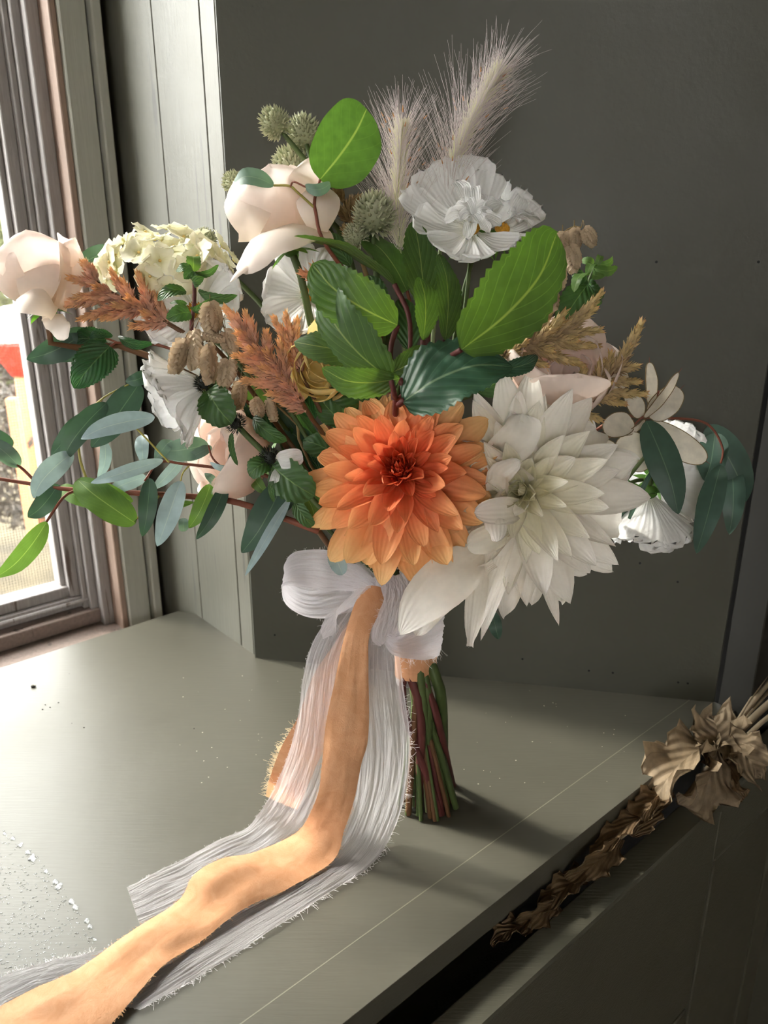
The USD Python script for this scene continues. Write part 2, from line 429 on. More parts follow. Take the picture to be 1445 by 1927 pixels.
# window: casing, jamb, sash, glass, insect screen, sill
win = thing('window_1', 'weathered window with pinkish grey sash and insect screen', None, bay(.4, .1, 0), kind='structure')
WZ0, WZ1, WA1 = -.06, 1.15, .62
def vpost(n, a0, a1, b0, b1, z0, z1, m, bev=.001):
    return obj(n, box(bay(a0, b0, z0), -W_ * (a1 - a0), N_ * (b1 - b0), (0, 0, z1 - z0), bev), m, win, smooth=False)
vpost('casing', .0125, .040, .052, .30, -.1, ZT, M_trim, .0015)
vpost('casing_bead', .0, .0105, .044, .30, -.1, ZT, M_trim, .0015)
vpost('casing_edge', .040, .047, .058, .152, -.1, ZT, M_frame_brown, .001)
vpost('jamb', .047, .060, .085, .152, WZ0, WZ1, M_frame)
vpost('stop', .060, .069, .100, .152, WZ0, WZ1, M_frame)
vpost('stop', .069, .075, .108, .152, WZ0, WZ1, M_frame)
vpost('sash_stile', .075, .0875, .116, .150, .004, WZ1, M_frame)
vpost('sash_stile', .0875, .0935, .128, .150, .018, WZ1, M_frame)
vpost('sash_stile', WA1 - .05, WA1, .116, .150, .004, WZ1, M_frame)
def hrail(n, z0, z1, b0, b1, m, a0=.03, a1=WA1, bev=.001):
    return obj(n, box(bay(a0, b0, z0), -W_ * (a1 - a0), N_ * (b1 - b0), (0, 0, z1 - z0), bev), m, win, smooth=False)
hrail('sash_rail', .004, .0175, .120, .150, M_frame, a0=.075)
hrail('track', -.010, .004, .112, .150, M_frame, a0=.062)
hrail('track_lip', -.004, .001, .106, .112, M_frame, a0=.066, bev=.0018)
hrail('bottom_stop', -.030, -.012, .095, .150, M_sill, a0=.06)
hrail('sill', -.05, -.032, .060, .20, M_sill)
hrail('sill_step', -.075, -.046, .012, .075, M_sill)
hrail('sill_step', -.12, -.064, -.005, .02, M_sill, a0=-.005)
hrail('sash_rail', WZ1 - .04, WZ1, .120, .150, M_frame, a0=.075)
M_glass = mat('window_glass', {'t': ('transparent_bsdf', {'color': (.97, .98, .97)}), 'g': ('glossy_bsdf', {'color': (1, 1, 1), 'roughness': .02}), 'f': ('layer_weight', {'blend': .5}), 'pw': ('math', {'math_type': 'power', 'value2': 5.}), 'ma': ('math', {'math_type': 'multiply_add', 'value2': .9, 'value3': .04, 'use_clamp': True}), 'm': ('mix_closure', {})},
              [('f.facing', 'pw.value1'), ('pw.value', 'ma.value1'), ('ma.value', 'm.fac'), ('t.BSDF', 'm.closure1'), ('g.BSDF', 'm.closure2')], surface='m.closure')
obj('pane', box(bay(.088, .138, .012), -W_ * (WA1 - .13), N_ * .003, (0, 0, WZ1 - .04)), M_glass, win, smooth=False)
M_wire = flat('screen_wire', lin(84, 80, 76), .6)
wires = []
A0, A1 = .092, .60
for a in np.arange(A0, A1, .0034):
    wires.append(np.array([bay(a, .1485, .016), bay(a, .1485, .60)]))
for z in np.arange(.018, .60, .0034):
    wires.append(np.array([bay(A0, .1487, z), bay(A1, .1487, z)]))
curves('insect_screen', wires, [.00014] * len(wires), M_wire, win, kind='stuff')
# window wall above, beyond and below
tr = thing('wall_window', 'olive wall around the window', None, bay(.6, .2, 1.2), kind='structure')
obj('panel', box(bay(-.02, .05, WZ1), -W_ * 1.9, N_ * .25, (0, 0, ZT - WZ1)), M_board, tr, smooth=False)
obj('panel', box(bay(WA1, .05, -.75), -W_ * .43, N_ * .25, (0, 0, ZT + .75)), M_board, tr, smooth=False)
obj('panel', box(bay(2.15, .05, -.75), -W_ * .5, N_ * .25, (0, 0, ZT + .75)), M_board, tr, smooth=False)   # unseen gap left between, added to brighten the flower fronts
obj('panel', box(bay(-.02, .02, -.75), -W_ * 1.9, N_ * .25, (0, 0, .63)), M_board, tr, smooth=False)
obj('panel', box(bay(.0, .16, -.75), W_ * .4, N_ * .14, (0, 0, ZT + .75)), M_board, tr, smooth=False)
roof = [bay(2.7, .1, 0), np.array([-2.2, -2.6, 0]), np.array([2.0, -2.6, 0]), np.array([2.0, 1.0, 0]), WALLR + [.3, .1, 0], CORNER + [0, .1, 0], bay(-.1, .1, 0)]
ce = obj('ceiling', prism(roof, ZT, ZT + .05), M_room, smooth=False, kind='structure')
fl = obj('floor', prism(roof, -.80, -.75), M_floor, smooth=False, kind='structure')
# the dim room beyond the right end of the seat
obj('wall_far', box((.345, .66, -.75), (1.6, .2, 0), (0, .1, 0), (0, 0, 2.2)), M_wall, smooth=False, kind='structure')
obj('wall_east', box((1.9, -2.6, -.75), (.06, 0, 0), (0, 3.6, 0), (0, 0, 2.2)), M_room, smooth=False, kind='structure')
# rear wall behind the camera, with an unseen opening added for fill light
for q in (((-2.2, -2.6, -.75), (1.5, 0, 0), (0, .06, 0), (0, 0, 2.2)), ((.1, -2.6, -.75), (1.9, 0, 0), (0, .06, 0), (0, 0, 2.2)),
          ((-.7, -2.6, -.75), (.8, 0, 0), (0, .06, 0), (0, 0, 1.3)), ((-.7, -2.6, 1.05), (.8, 0, 0), (0, .06, 0), (0, 0, .4))):
    obj('wall_rear', box(*q), M_room, smooth=False, kind='structure')
obj('wall_west', box((-2.2, -2.6, -.75), (.06, 0, 0), (0, 2.2, 0), (0, 0, 2.2)), M_room, smooth=False, kind='structure')

# low panelled bench back standing in front of the window seat
BR0, BR1, BZ = -.567, -.586, -.030
bench = thing('panelled_bench', 'dark olive panelled bench back along the front edge of the window seat', 'bench', bay(-.3, BR1, -.75))
obj('top_rail', box(bay(1.0, BR1 - .002, BZ - .012), W_ * 1.9, N_ * (BR0 - BR1 + .004), (0, 0, .012), .0016), M_bench, bench, smooth=False)
ka, za = hitb(1340, 1625, BR1); kb, zb = hitb(1295, 1890, BR1)
ks = -(ka + kb) / 2; zt = za - .0
obj('panel', box(bay(1.0, BR1, zb), W_ * (1.0 + ks), N_ * .012, (0, 0, BZ - .012 - zb), .0012), M_bench, bench, smooth=False)
obj('stile', box(bay(-ks - .006, BR1 , -.75), W_ * .13, N_ * .012, (0, 0, .75 + za), .0012), M_bench, bench, smooth=False)
obj('upper_rail', box(bay(-ks - .0005, BR1, za + .001), W_ * .60, N_ * .012, (0, 0, BZ - .013 - za), .001), M_bench, bench, smooth=False)
obj('panel', box(bay(-ks - .142, BR1, -.75), W_ * .40, N_ * .010, (0, 0, .75 + za), .0012), M_bench, bench, smooth=False)
obj('lower_rail', box(bay(1.0, BR1, -.75), W_ * (1.0 + ks), N_ * .012, (0, 0, .75 + zb - .006), .0012), M_bench, bench, smooth=False)
obj('backing', box(bay(1.0, BR1 + .013, -.75), W_ * 1.9, N_ * .005, (0, 0, .75 + BZ - .013)), M_dark, bench, smooth=False)

# ------------------------------------------------------------------ garden outside
M_lawn = flat('lawn', lin(62, 55, 40), .9, mottle=.6, scale=5.)
obj('lawn', box(bay(9, .35, -1.2), W_ * 18, N_ * 14, (0, 0, .1)), M_lawn, smooth=False, label='pale dry lawn seen through the window screen', cat='lawn', kind='stuff')
M_bush = plant('bush_leaf', [(0, lin(58, 66, 38)), (1, lin(104, 108, 66))], trans=.3, rough=.6)
M_hedge = plant('hedge_leaf', [(0, lin(40, 38, 34)), (1, lin(90, 80, 70))], trans=.2, rough=.6)
M_red = flat('red_plastic', lin(206, 48, 34), .45, mottle=.05)
M_grey = flat('grey_lid', lin(196, 190, 188), .6, mottle=.05)
M_rust = flat('rust_post', lin(168, 112, 78), .8)
def gpx(u, v, d): return at(u, v, d)
def shrub(c, rx, ry, rz, n, m, label, size):
    t = thing('shrub', label, 'shrub', c - np.array([0, 0, rz]))
    d = rng.normal(size=(n, 3)); d /= np.linalg.norm(d, axis=1, keepdims=True)
    P = c + d * np.array([rx, ry, rz]) * rng.uniform(.55, 1.0, (n, 1)) ** .5
    A = rng.normal(size=(n, 3)); A /= np.linalg.norm(A, axis=1, keepdims=True)
    Bv = np.cross(A, rng.normal(size=(n, 3))); Bv /= np.linalg.norm(Bv, axis=1, keepdims=True)
    s = size * rng.uniform(.6, 1.3, (n, 1))
    V = np.stack([P - A * s, P + Bv * s * .4, P + A * s, P - Bv * s * .4], 1).reshape(-1, 3)
    i = np.arange(n)[:, None] * 4
    F = np.vstack([i + [0, 1, 2], i + [0, 2, 3]])
    uv = np.tile([[.5, 0], [1, .5], [.5, 1], [0, .5]], (n, 1))
    obj('foliage', (V, F, uv), m, t, smooth=False, kind='stuff')
    obj('stem', tube([c - np.array([0, 0, rz]), c + np.array([0, 0, rz * .5])], [.05, .02], n=4), M_rust, t)
shrub(gpx(70, 820, 3.6), .55, .5, .42, 5200, M_hedge, 'low dark twiggy shrub outside under the red tub', .028)
shrub(gpx(-40, 470, 6.5), 1.0, .8, .55, 3000, M_bush, 'sunlit green shrub far outside behind the window screen', .06)
shrub(gpx(40, 330, 9.0), 1.6, 1.2, .8, 3000, M_bush, 'tall pale tree crown at the top of the window view', .12)
for a_, b_, rx_, rz_, lab in ((3.2, 7.5, 1.5, 1.1, 'broad green shrub outside, beyond the left part of the lawn'), (.2, 9.0, 1.6, 1.3, 'tall rounded green shrub at the far end of the lawn'), (-2.6, 8.0, 1.5, 1.0, 'green shrub at the far right end of the lawn'), (6.0, 9.0, 2.0, 1.5, 'large green shrub far along the garden edge')):
    shrub(bay(a_, b_, -1.1 + rz_), rx_, 1.0, rz_, 2600, M_bush, lab, .09)
c = gpx(42, 668, 3.1)
tub = thing('garden_tub', 'red plastic tub with a pale grey load, standing outside in the garden', 'tub', c - np.array([0, 0, .08]))
def lathe(c, prof, seg=28):
    a = np.arange(seg) * 2 * np.pi / seg
    V = np.concatenate([np.stack([c[0] + r * np.cos(a), c[1] + r * np.sin(a), np.full(seg, c[2] + z)], 1) for r, z in prof])
    return V, grid_faces(len(prof) - 1, seg, True)
obj('bowl', lathe(c, [(.001, -.08), (.05, -.08), (.085, -.02), (.12, .055), (.125, .06), (.115, .055), (.08, -.015), (.001, -.05)]), M_red, tub)
obj('load', lathe(c + np.array([0, 0, .05]), [(.118, 0), (.116, .06), (.09, .12), (.04, .14), (.001, .145)]), M_grey, tub)
obj('stand', lathe(c + np.array([0, 0, -.55]), [(.09, 0), (.06, .1), (.04, .47), (.001, .47)]), M_rust, tub)
o = gpx(20, 760, 3.0)
obj('garden_post', box(o + np.array([-.02, 0, -.6]), (.04, 0, 0), (0, .04, 0), (0, 0, .62), .004), M_rust, smooth=False, label='thin rusty brown post outside beside the shrub', cat='post')
# ================================================================== BOUQUET: stems and how they are bound
BIND = np.array([.0235, .510, .140])
FOOT = np.array([.036, .508, .0])
M_stem_green = flat('stem_green', lin(74, 90, 50), .5, mottle=.2)
M_stem_tan = flat('stem_tan', lin(128, 108, 72), .55, mottle=.2)
M_stem_red = flat('stem_red', lin(88, 44, 42), .5, mottle=.25)
M_stem_brown = flat('stem_brown', lin(100, 70, 46), .5, mottle=.2)
M_stem_pale = flat('stem_pale', lin(150, 162, 120), .5, mottle=.15)
STEMS = [M_stem_green, M_stem_tan, M_stem_red, M_stem_green, M_stem_brown]
_ns = [0]
FIXED_FEET = {0: (830, 1533, 758, 1318, .0026, 2), 1: (852, 1478, 817, 1330, .0028, 2), 2: (818, 1492, 798, 1330, .0030, 0), 3: (768, 1532, 783, 1320, .0026, 4), 4: (788, 1518, 790, 1330, .0036, 2), 5: (803, 1500, 806, 1320, .0030, 0), 6: (835, 1470, 826, 1290, .0042, 0)}
def stem(t, start, d0=None, r=.0022, m=None, label=None, via=()):
    """The stem of a flower: from its head down through the binding and on to the seat."""
    k = _ns[0]; _ns[0] += 1
    a = k * 2.39996
    q = .0115 * math.sqrt(((k * 7) % 34 + .5) / 34)
    start = np.asarray(start, float)
    b = BIND + np.array([q * math.cos(a), q * math.sin(a), 0])
    if k in FIXED_FEET:
        fu, fv, bu, bv, r, mi = FIXED_FEET[k]
        foot = atz(fu, fv, .001); mid = at(bu, bv, .572); m = STEMS[mi]
    else:
        foot = FOOT + np.array([.024 * (q / .0115) * math.cos(a + 2.2), .022 * (q / .0115) * math.sin(a + 2.2), .001])
        mid = foot * .42 + b * .58; mid[:2] -= (b - FOOT)[:2] * .1
        m = m or STEMS[k % 5]
    P = [start]
    if d0 is not None:
        P.append(start + unit(d0) * min(.03, .25 * np.linalg.norm(b - start)))
    P += list(via)
    h = b + np.array([0, 0, .035]) + (P[-1] - b) * np.array([.12, .12, 0])
    P += [h, b, mid, foot]
    n = 22
    return obj('stem', tube(crom(P, n), [r * .85, r, r * 1.05, r], 7), m, t, label=label)

# ------------------------------------------------------------------ petal and leaf materials
def tiers(name, a, b, tips, n=5, **k):
    out = []
    for i in range(n):
        f = i / (n - 1)
        base = tuple(np.array(a[0]) * (1 - f) + np.array(b[0]) * f)
        tip = tuple(np.array(a[1]) * (1 - f) + np.array(b[1]) * f)
        out.append(plant(f'{name}_{"abcdefgh"[i]}', [(0, lin(*base)), (.55, lin(*(np.array(base) * .45 + np.array(tip) * .55))), (1, lin(*tip))], **k))
    return out
M_orange = tiers('orange_petal', ((212, 68, 50), (218, 86, 52)), ((242, 136, 90), (253, 210, 146)), None, 6, trans=.32, rough=.5, veins=.07, nveins=6., vcol=lin(232, 128, 70), bump=.0002, mottle=.05, spec=.3)
M_wdahlia = tiers('white_dahlia_petal', ((242, 236, 192), (250, 247, 226)), ((248, 241, 226), (252, 248, 242)), None, 4, trans=.22, rough=.5, veins=.04, nveins=6., vcol=lin(232, 226, 210), bump=.0002, mottle=.03, spec=.3)
M_rose = plant('blush_rose_petal', [(0, lin(250, 232, 208)), (.5, lin(251, 238, 228)), (1, lin(252, 243, 238))], trans=.38, rough=.5, mottle=.03, spec=.3)
M_blush = plant('pink_rose_petal', [(0, lin(242, 206, 172)), (.5, lin(245, 224, 210)), (1, lin(248, 234, 226))], trans=.35, rough=.5, mottle=.03, spec=.3)  # pinker tone than the blush petals
M_cosmos = plant('cosmos_petal', [(0, lin(242, 242, 228)), (.25, lin(250, 250, 249)), (1, lin(253, 253, 253))], trans=.42, rough=.5, veins=.06, nveins=8., vcol=lin(226, 226, 230), bump=.0003, mottle=.02, spec=.3)
M_hyd = plant('hydrangea_petal', [(0, lin(226, 222, 172)), (.35, lin(242, 238, 206)), (1, lin(249, 246, 226))], trans=.22, rough=.55, veins=.08, nveins=5., vcol=lin(236, 230, 190), mottle=.03, spec=.25)
M_yellow = plant('yellow_petal', [(0, lin(236, 206, 120)), (1, lin(246, 230, 168))], trans=.38, rough=.5, mottle=.05)
M_dleaf = plant('dahlia_leaf', [(0, lin(84, 112, 66)), (1, lin(80, 112, 66))], trans=.50, tcol=(1.45, 1.5, .40), rough=.40, veins=.32, nveins=6., vcol=lin(136, 170, 104), side=1.15, bump=.0002, mottle=.12, midrib=lin(140, 160, 104), spec=.45)
M_round = plant('round_leaf', [(0, lin(90, 126, 68)), (1, lin(88, 124, 70))], trans=.42, tcol=(1.0, 1.08, .35), rough=.5, veins=.18, nveins=6., vcol=lin(120, 156, 90), side=.9, mottle=.18, midrib=lin(150, 170, 110), spec=.35)
M_euc = plant('eucalyptus_leaf', [(0, lin(112, 138, 126)), (1, lin(106, 132, 122))], trans=.22, tcol=(1.1, 1.25, .7), rough=.5, veins=.12, nveins=9., vcol=lin(124, 148, 132), side=1.4, mottle=.1, midrib=lin(134, 156, 140), spec=.45)
M_eucd = plant('eucalyptus_leaf_dark', [(0, lin(66, 92, 80)), (1, lin(62, 88, 78))], trans=.2, tcol=(1.1, 1.3, .6), rough=.45, veins=.12, nveins=9., vcol=lin(86, 112, 94), side=1.4, mottle=.1, midrib=lin(98, 124, 104), spec=.45)
M_eucb = plant('eucalyptus_leaf_blue', [(0, lin(160, 180, 184)), (1, lin(154, 176, 184))], trans=.2, tcol=(1., 1.1, .8), rough=.5, veins=.12, nveins=9., vcol=lin(172, 190, 190), side=1.4, mottle=.1, midrib=lin(180, 196, 190), spec=.45)
M_gleaf = plant('fresh_leaf', [(0, lin(104, 138, 74)), (1, lin(100, 134, 72))], trans=.36, tcol=(1.0, 1.05, .45), rough=.45, veins=.2, nveins=7., vcol=lin(140, 170, 96), side=1.2, mottle=.1, midrib=lin(150, 176, 110), spec=.4)
M_mint = plant('mint_leaf', [(0, lin(70, 104, 62)), (1, lin(74, 110, 66))], trans=.35, tcol=(1.2, 1.25, .5), rough=.42, veins=.35, nveins=6., vcol=lin(38, 76, 44), side=.8, bump=.0004, mottle=.12, midrib=lin(110, 146, 90), spec=.45)
M_rleaf = plant('rose_leaf', [(0, lin(44, 84, 54)), (1, lin(44, 86, 56))], trans=.25, tcol=(1.2, 1.4, .45), rough=.28, veins=.2, nveins=8., vcol=lin(76, 112, 78), side=1., bump=.0008, mottle=.1, midrib=lin(90, 124, 86), spec=.6)
M_twig = flat('red_twig', lin(128, 74, 58), .5, mottle=.15)
M_twigy = flat('yellow_twig', lin(166, 156, 84), .5, mottle=.15)
M_calyx = plant('calyx', [(0, lin(70, 112, 46)), (1, lin(96, 138, 58))], trans=.3, tcol=(1.2, 1.4, .5), rough=.5)
M_disc = flat('flower_disc', lin(206, 150, 52), .7, mottle=.3, scale=900)

M_dleaf_shaded = plant('dahlia_leaf_shaded', [(0, lin(58, 92, 72)), (1, lin(56, 92, 72))], trans=.22, tcol=(1.2, 1.35, .5), rough=.40, veins=.28, nveins=6., vcol=lin(104, 138, 112), side=1.15, bump=.0003, mottle=.12, midrib=lin(120, 146, 116), spec=.5)  # same foliage, with the shade on the front leaves put into the colour
# ------------------------------------------------------------------ dahlias
def dahlia_petals(t, c, fr, N, mats, th, L, hw, curl, rise, wrap=(1.25, .6), r0=(.002, .010), prof=(.75, .62), skip=None, jit=8, sd=0):
    r = np.random.default_rng(sd)
    for i in range(N):
        f = (i + .5) / N
        phi = i * 2.39996 + r.normal() * .06
        ip = lambda ab, p=1.0: ab[0] + (ab[1] - ab[0]) * f ** p
        if skip and skip(phi, f):
            continue
        l = ip(L, .75) * r.uniform(.9, 1.1)
        P, s = radial_path(c, fr, phi, ip(th, .8) + r.normal() * jit * .6, l, ip(curl) + r.normal() * jit, ip(r0), ip(rise), n=9)
        mi = min(int(f ** .7 * len(mats)), len(mats) - 1)
        obj('petal', blade(P, ip(hw, .7) * r.uniform(.85, 1.12), side=s, nu=6, nv=11, prof=(prof[0], prof[1] * r.uniform(.85, 1.2)), base=.35, wrap=ip(wrap) * r.uniform(.8, 1.2), ruf=.10, rufn=1.6,
                           twist=r.normal() * .22, seed=int(r.integers(1 << 30))), mats[mi], t)

def custom_petal(t, c, tip, hw, m, bulge=.010, bend=0.0, n='petal', up=None, curl=0.0, prof=(.75, .5), **k):
    """A petal from c to tip (points), bulging toward the viewer's side and curling at its end."""
    v = tip - c; L = np.linalg.norm(v)
    f = unit(EYE - (c + tip) / 2) if up is None else unit(up)
    f = unit(f - unit(v) * (f @ unit(v)))
    s = np.cross(unit(v), f)
    P = crom([c, c + v * .35 + f * bulge + s * bend * .6, c + v * .7 + f * bulge * .9 + s * bend, tip + f * curl], 10)
    return obj(n, blade(P, hw, up=f, nu=8, nv=14, prof=prof, base=k.pop('base', .35), **k), m, t)

# orange dahlia
c = at(757, 900, .505)
fr = frame_of(camdir(-.08, .22, 1))
t = thing('orange_dahlia', 'large peach orange dahlia with a deep red centre at the front of the bouquet', 'flower', c)
dahlia_petals(t, c, fr, 96, M_orange, (6, 98), (.017, .059), (.0030, .0122), (-18, 16), (.020, -.004), wrap=(1.3, .62), r0=(.001, .012), sd=3)
# closed florets of the centre
r = np.random.default_rng(5)
for i in range(26):
    f = (i + .5) / 26; phi = i * 2.39996
    P, s = radial_path(c, fr, phi, 4 + 34 * f, .018 - .002 * f, -46 * f - 10, .0005 + .0068 * f ** .6, .020 - .004 * f, n=7)
    obj('floret', blade(P, .0021, side=s, nu=4, nv=7, prof=(.8, .5), base=.5, wrap=1.5, seed=i), M_orange[0], t)
obj('centre', ball(c + fr[0] * .018, .0075, 2), M_orange[0], t)
obj('receptacle', ball(c - fr[0] * .006, .011, 2), M_calyx, t)
for a_, r_, w_ in ((205, 196, 46), (228, 168, 40), (250, 175, 44), (272, 178, 44), (290, 195, 44), (312, 172, 40), (185, 172, 38), (165, 168, 38), (148, 172, 36), (128, 178, 40), (112, 168, 44), (340, 165, 42), (0, 172, 42), (20, 165, 40)):
    # the outermost ring, each petal to its own tip
    tip = at(757 + r_ * .98 * math.cos(math.radians(a_)), 905 - r_ * math.sin(math.radians(a_)), .507 + r.uniform(-.002, .008))
    custom_petal(t, c - fr[0] * .002, tip, w_ * .42 * .505 / FPX * 1.28, M_orange[5], bulge=.009, wrap=.75, ruf=.10, rufn=1.5, prof=(.85, .6), curl=r.uniform(-.006, .004), seed=int(a_))
for tu, tv, w_ in ((800, 1098, 26), (688, 1062, 26), (845, 1075, 26)):
    custom_petal(t, c - fr[0] * .002, at(tu, tv, .498), w_ * .505 / FPX, M_orange[5], bulge=.012, wrap=.8, ruf=.08, prof=(.9, .5))
stem(t, c - fr[0] * .012, -fr[0] + camdir(0, -.6, 0), r=.0030)

# white dahlia
c = at(985, 925, .535)
fr = frame_of(camdir(-.30, -.02, 1))
t = thing('white_dahlia', 'very large creamy white dahlia with drooping tips beside the orange one', 'flower', c)
dahlia_petals(t, c, fr, 84, M_wdahlia, (10, 92), (.026, .074), (.0048, .0150), (-10, 14), (.020, .0), wrap=(1.3, .85), r0=(.001, .010), prof=(.75, .85), jit=11, sd=21)
obj('centre', ball(c + fr[0] * .012, .010, 2), M_wdahlia[0], t)
tips = [(998, 690, 27, .53), (1046, 742, 34, .55), (1092, 742, 15, .55), (1128, 800, 36, .56), (1192, 868, 40, .565), (1125, 892, 36, .545), (1180, 985, 36, .565), (1146, 1068, 34, .565), (1103, 1078, 34, .55), (1058, 1140, 30, .56),
        (1050, 1172, 15, .555), (1000, 1140, 30, .55), (948, 1166, 26, .545), (905, 1204, 17, .535), (882, 1218, 16, .525), (930, 1130, 28, .53), (870, 1060, 34, .52), (905, 985, 30, .50), (918, 860, 30, .50), (960, 770, 36, .52), (1010, 800, 34, .53), (1085, 960, 34, .53)]
for i, (tu, tv, w_, dd) in enumerate(tips):
    b0 = c + unit(at(tu, tv, dd) - c) * .012 - fr[0] * .003
    custom_petal(t, b0, at(tu, tv, dd), w_ * 1.2 * dd / FPX, M_wdahlia[3], bulge=.014, wrap=.85, ruf=.16, rufn=1.4, curl=(-.006, .005, .0)[i % 3], prof=(.75, .95), seed=i)
# the pleated petals that hang to the lower left, and the folded ones at the left edge
custom_petal(t, at(905, 1040, .51), at(752, 1194, .490), 50 * .5 / FPX, M_wdahlia[3], bulge=.012, pleat=.09, npleat=8, prof=(.65, .8), wrap=.5, ruf=.1, bend=.004)
custom_petal(t, at(930, 1060, .505), at(782, 1196, .498), 30 * .5 / FPX, M_wdahlia[3], bulge=.004, pleat=.08, npleat=5, prof=(.8, .5), wrap=.8, bend=.006)
custom_petal(t, at(905, 1060, .505), at(884, 1216, .508), 22 * .5 / FPX, M_wdahlia[3], bulge=.012, pleat=.06, npleat=3, prof=(.5, .9), wrap=.7, end=.35)
custom_petal(t, at(960, 1000, .50), at(872, 1030, .482), 30 * .49 / FPX, M_wdahlia[2], bulge=.008, wrap=-.9, ruf=.2, curl=.004)
custom_petal(t, at(965, 960, .51), at(892, 965, .486), 30 * .49 / FPX, M_wdahlia[3], bulge=.010, wrap=.9, ruf=.15)
custom_petal(t, at(950, 930, .51), at(978, 868, .482), 28 * .49 / FPX, M_wdahlia[3], bulge=.006, wrap=1.1, ruf=.25, bend=-.008)
custom_petal(t, at(930, 960, .50), at(935, 1020, .480), 24 * .49 / FPX, M_wdahlia[3], bulge=.006, wrap=-.8, ruf=.25)
custom_petal(t, at(935, 850, .52), at(984, 778, .50), 42 * .51 / FPX, M_wdahlia[3], bulge=.012, wrap=.9, ruf=.22, bend=.006)
stem(t, c - fr[0] * .012, -fr[0], r=.0032)

# ------------------------------------------------------------------ roses: cups of broad petals
def rose(label, c, axis, R, m, layers=((5, 1.0, 100, -118), (5, .86, 96, -118), (5, .66, 88, -112), (5, .44, 70, -95)), name='garden_rose', sd=0, skip=None, cat='flower', group=None, droop=()):
    """R: the radius of the cup. layers: petals, size, first angle, bend."""
    r = np.random.default_rng(sd); fr = frame_of(axis)
    t = thing(name, label, cat, c, group)
    for li, (n, f, th, cu) in enumerate(layers):
        for j in range(n):
            phi = (j + .5 * (li % 2) + r.normal() * .1) / n * 2 * np.pi + sd
            L = R * f * 2.35 * r.uniform(.92, 1.06)
            P, s = radial_path(c, fr, phi, th + r.normal() * 4, L, cu + r.normal() * 7, .002, .001 * li, n=12, k=.8)
            obj('petal', blade(P, R * f * 1.02 * r.uniform(.9, 1.1), side=s, nu=10, nv=14, prof=(.75, .30), base=.25, wrap=.78, ruf=.05, rufn=1.2, round_=.05, twist=r.normal() * .12, seed=int(r.integers(1 << 30))), m, t)
    obj('calyx', ball(c - fr[0] * .002, .006, 1), M_calyx, t)
    for j in range(5):
        P, s = radial_path(c, fr, j * 1.2566, 100, R * .6, 30, .003, -.003, n=7)
        obj('sepal', blade(P, .0035, side=s, nu=3, nv=7, prof=(.5, 1.1), seed=j), M_calyx, t)
    return t, fr
c = at(545, 462, .515)
t, fr = rose('blush white garden rose near the top with one broad petal folded down', c, camdir(-.30, .85, .22), .0285, M_rose, sd=2)
custom_petal(t, at(622, 436, .484), at(448, 512, .468), 46 * .475 / FPX, M_rose, bulge=.010, up=camdir(-.25, .50, .82), wrap=-.5, prof=(.5, .36), base=.5, bend=.003, ruf=.06)
custom_petal(t, at(500, 490, .474), at(432, 532, .466), 17 * .47 / FPX, M_rose, bulge=.004, up=camdir(-.4, .6, .6), wrap=-.9, prof=(.5, .7), base=.6)
custom_petal(t, at(470, 455, .483), at(470, 345, .486), .0170, M_rose, bulge=.006, up=camdir(-.1, -.1, 1), wrap=-.55, prof=(.7, .35), base=.5)
custom_petal(t, at(600, 450, .482), at(598, 345, .486), .0150, M_rose, bulge=.007, up=camdir(.1, -.1, 1), wrap=-.7, prof=(.7, .35), base=.5)
stem(t, c, -fr[0], r=.0024, m=M_stem_red, via=(at(590, 630, .535),))
c = at(85, 575, .535)
t, fr = rose('blush white garden rose at the far left of the bouquet against the window', c, camdir(-.20, .9, .12), .0245, M_rose, sd=5)
custom_petal(t, at(60, 590, .512), at(85, 480, .512), .0140, M_rose, bulge=.006, up=camdir(.2, .1, 1), wrap=-.5, prof=(.6, .35), base=.5)
custom_petal(t, at(105, 590, .508), at(30, 565, .505), .0120, M_rose, bulge=.008, up=camdir(-.2, .5, .8), wrap=-.5, prof=(.6, .4), base=.5)
custom_petal(t, at(88, 590, .520), at(122, 640, .512), .0085, M_rose, bulge=.006, up=camdir(.5, .3, .8), wrap=-.6, prof=(.5, .5), base=.6, ruf=.2)
custom_petal(t, at(110, 580, .520), at(118, 445, .53), .0120, M_rose, bulge=.008, up=camdir(.8, -.1, .4), wrap=.5, prof=(.6, .35), base=.5)
stem(t, c, -fr[0], r=.0022, m=M_stem_green, via=(at(240, 655, .56), at(500, 800, .57)))
c = at(1040, 745, .575)
t, fr = rose('pale pink garden rose tucked behind the white dahlia', c, camdir(.05, .55, .8), .0300, M_blush, sd=8)
stem(t, c, -fr[0], r=.0024)
c = at(500, 865, .575)
t, fr = rose('pale blush garden rose hanging low on the left behind the mint seed heads', c, camdir(-.75, .10, .55), .0285, M_blush, sd=9)
stem(t, c, -fr[0], r=.0024)
c = at(655, 660, .528)
t, fr = rose('small yellow rose behind the dahlia leaves', c, camdir(-.1, -.2, .9), .0175, M_yellow, sd=12, name='yellow_rose')
stem(t, c, -fr[0], r=.0022)
c = at(612, 695, .530)
t, fr = rose('lower small yellow rose just above the orange dahlia', c, camdir(-.2, -.25, .9), .0165, M_yellow, sd=14, name='yellow_rose')
stem(t, c, -fr[0], r=.0022)

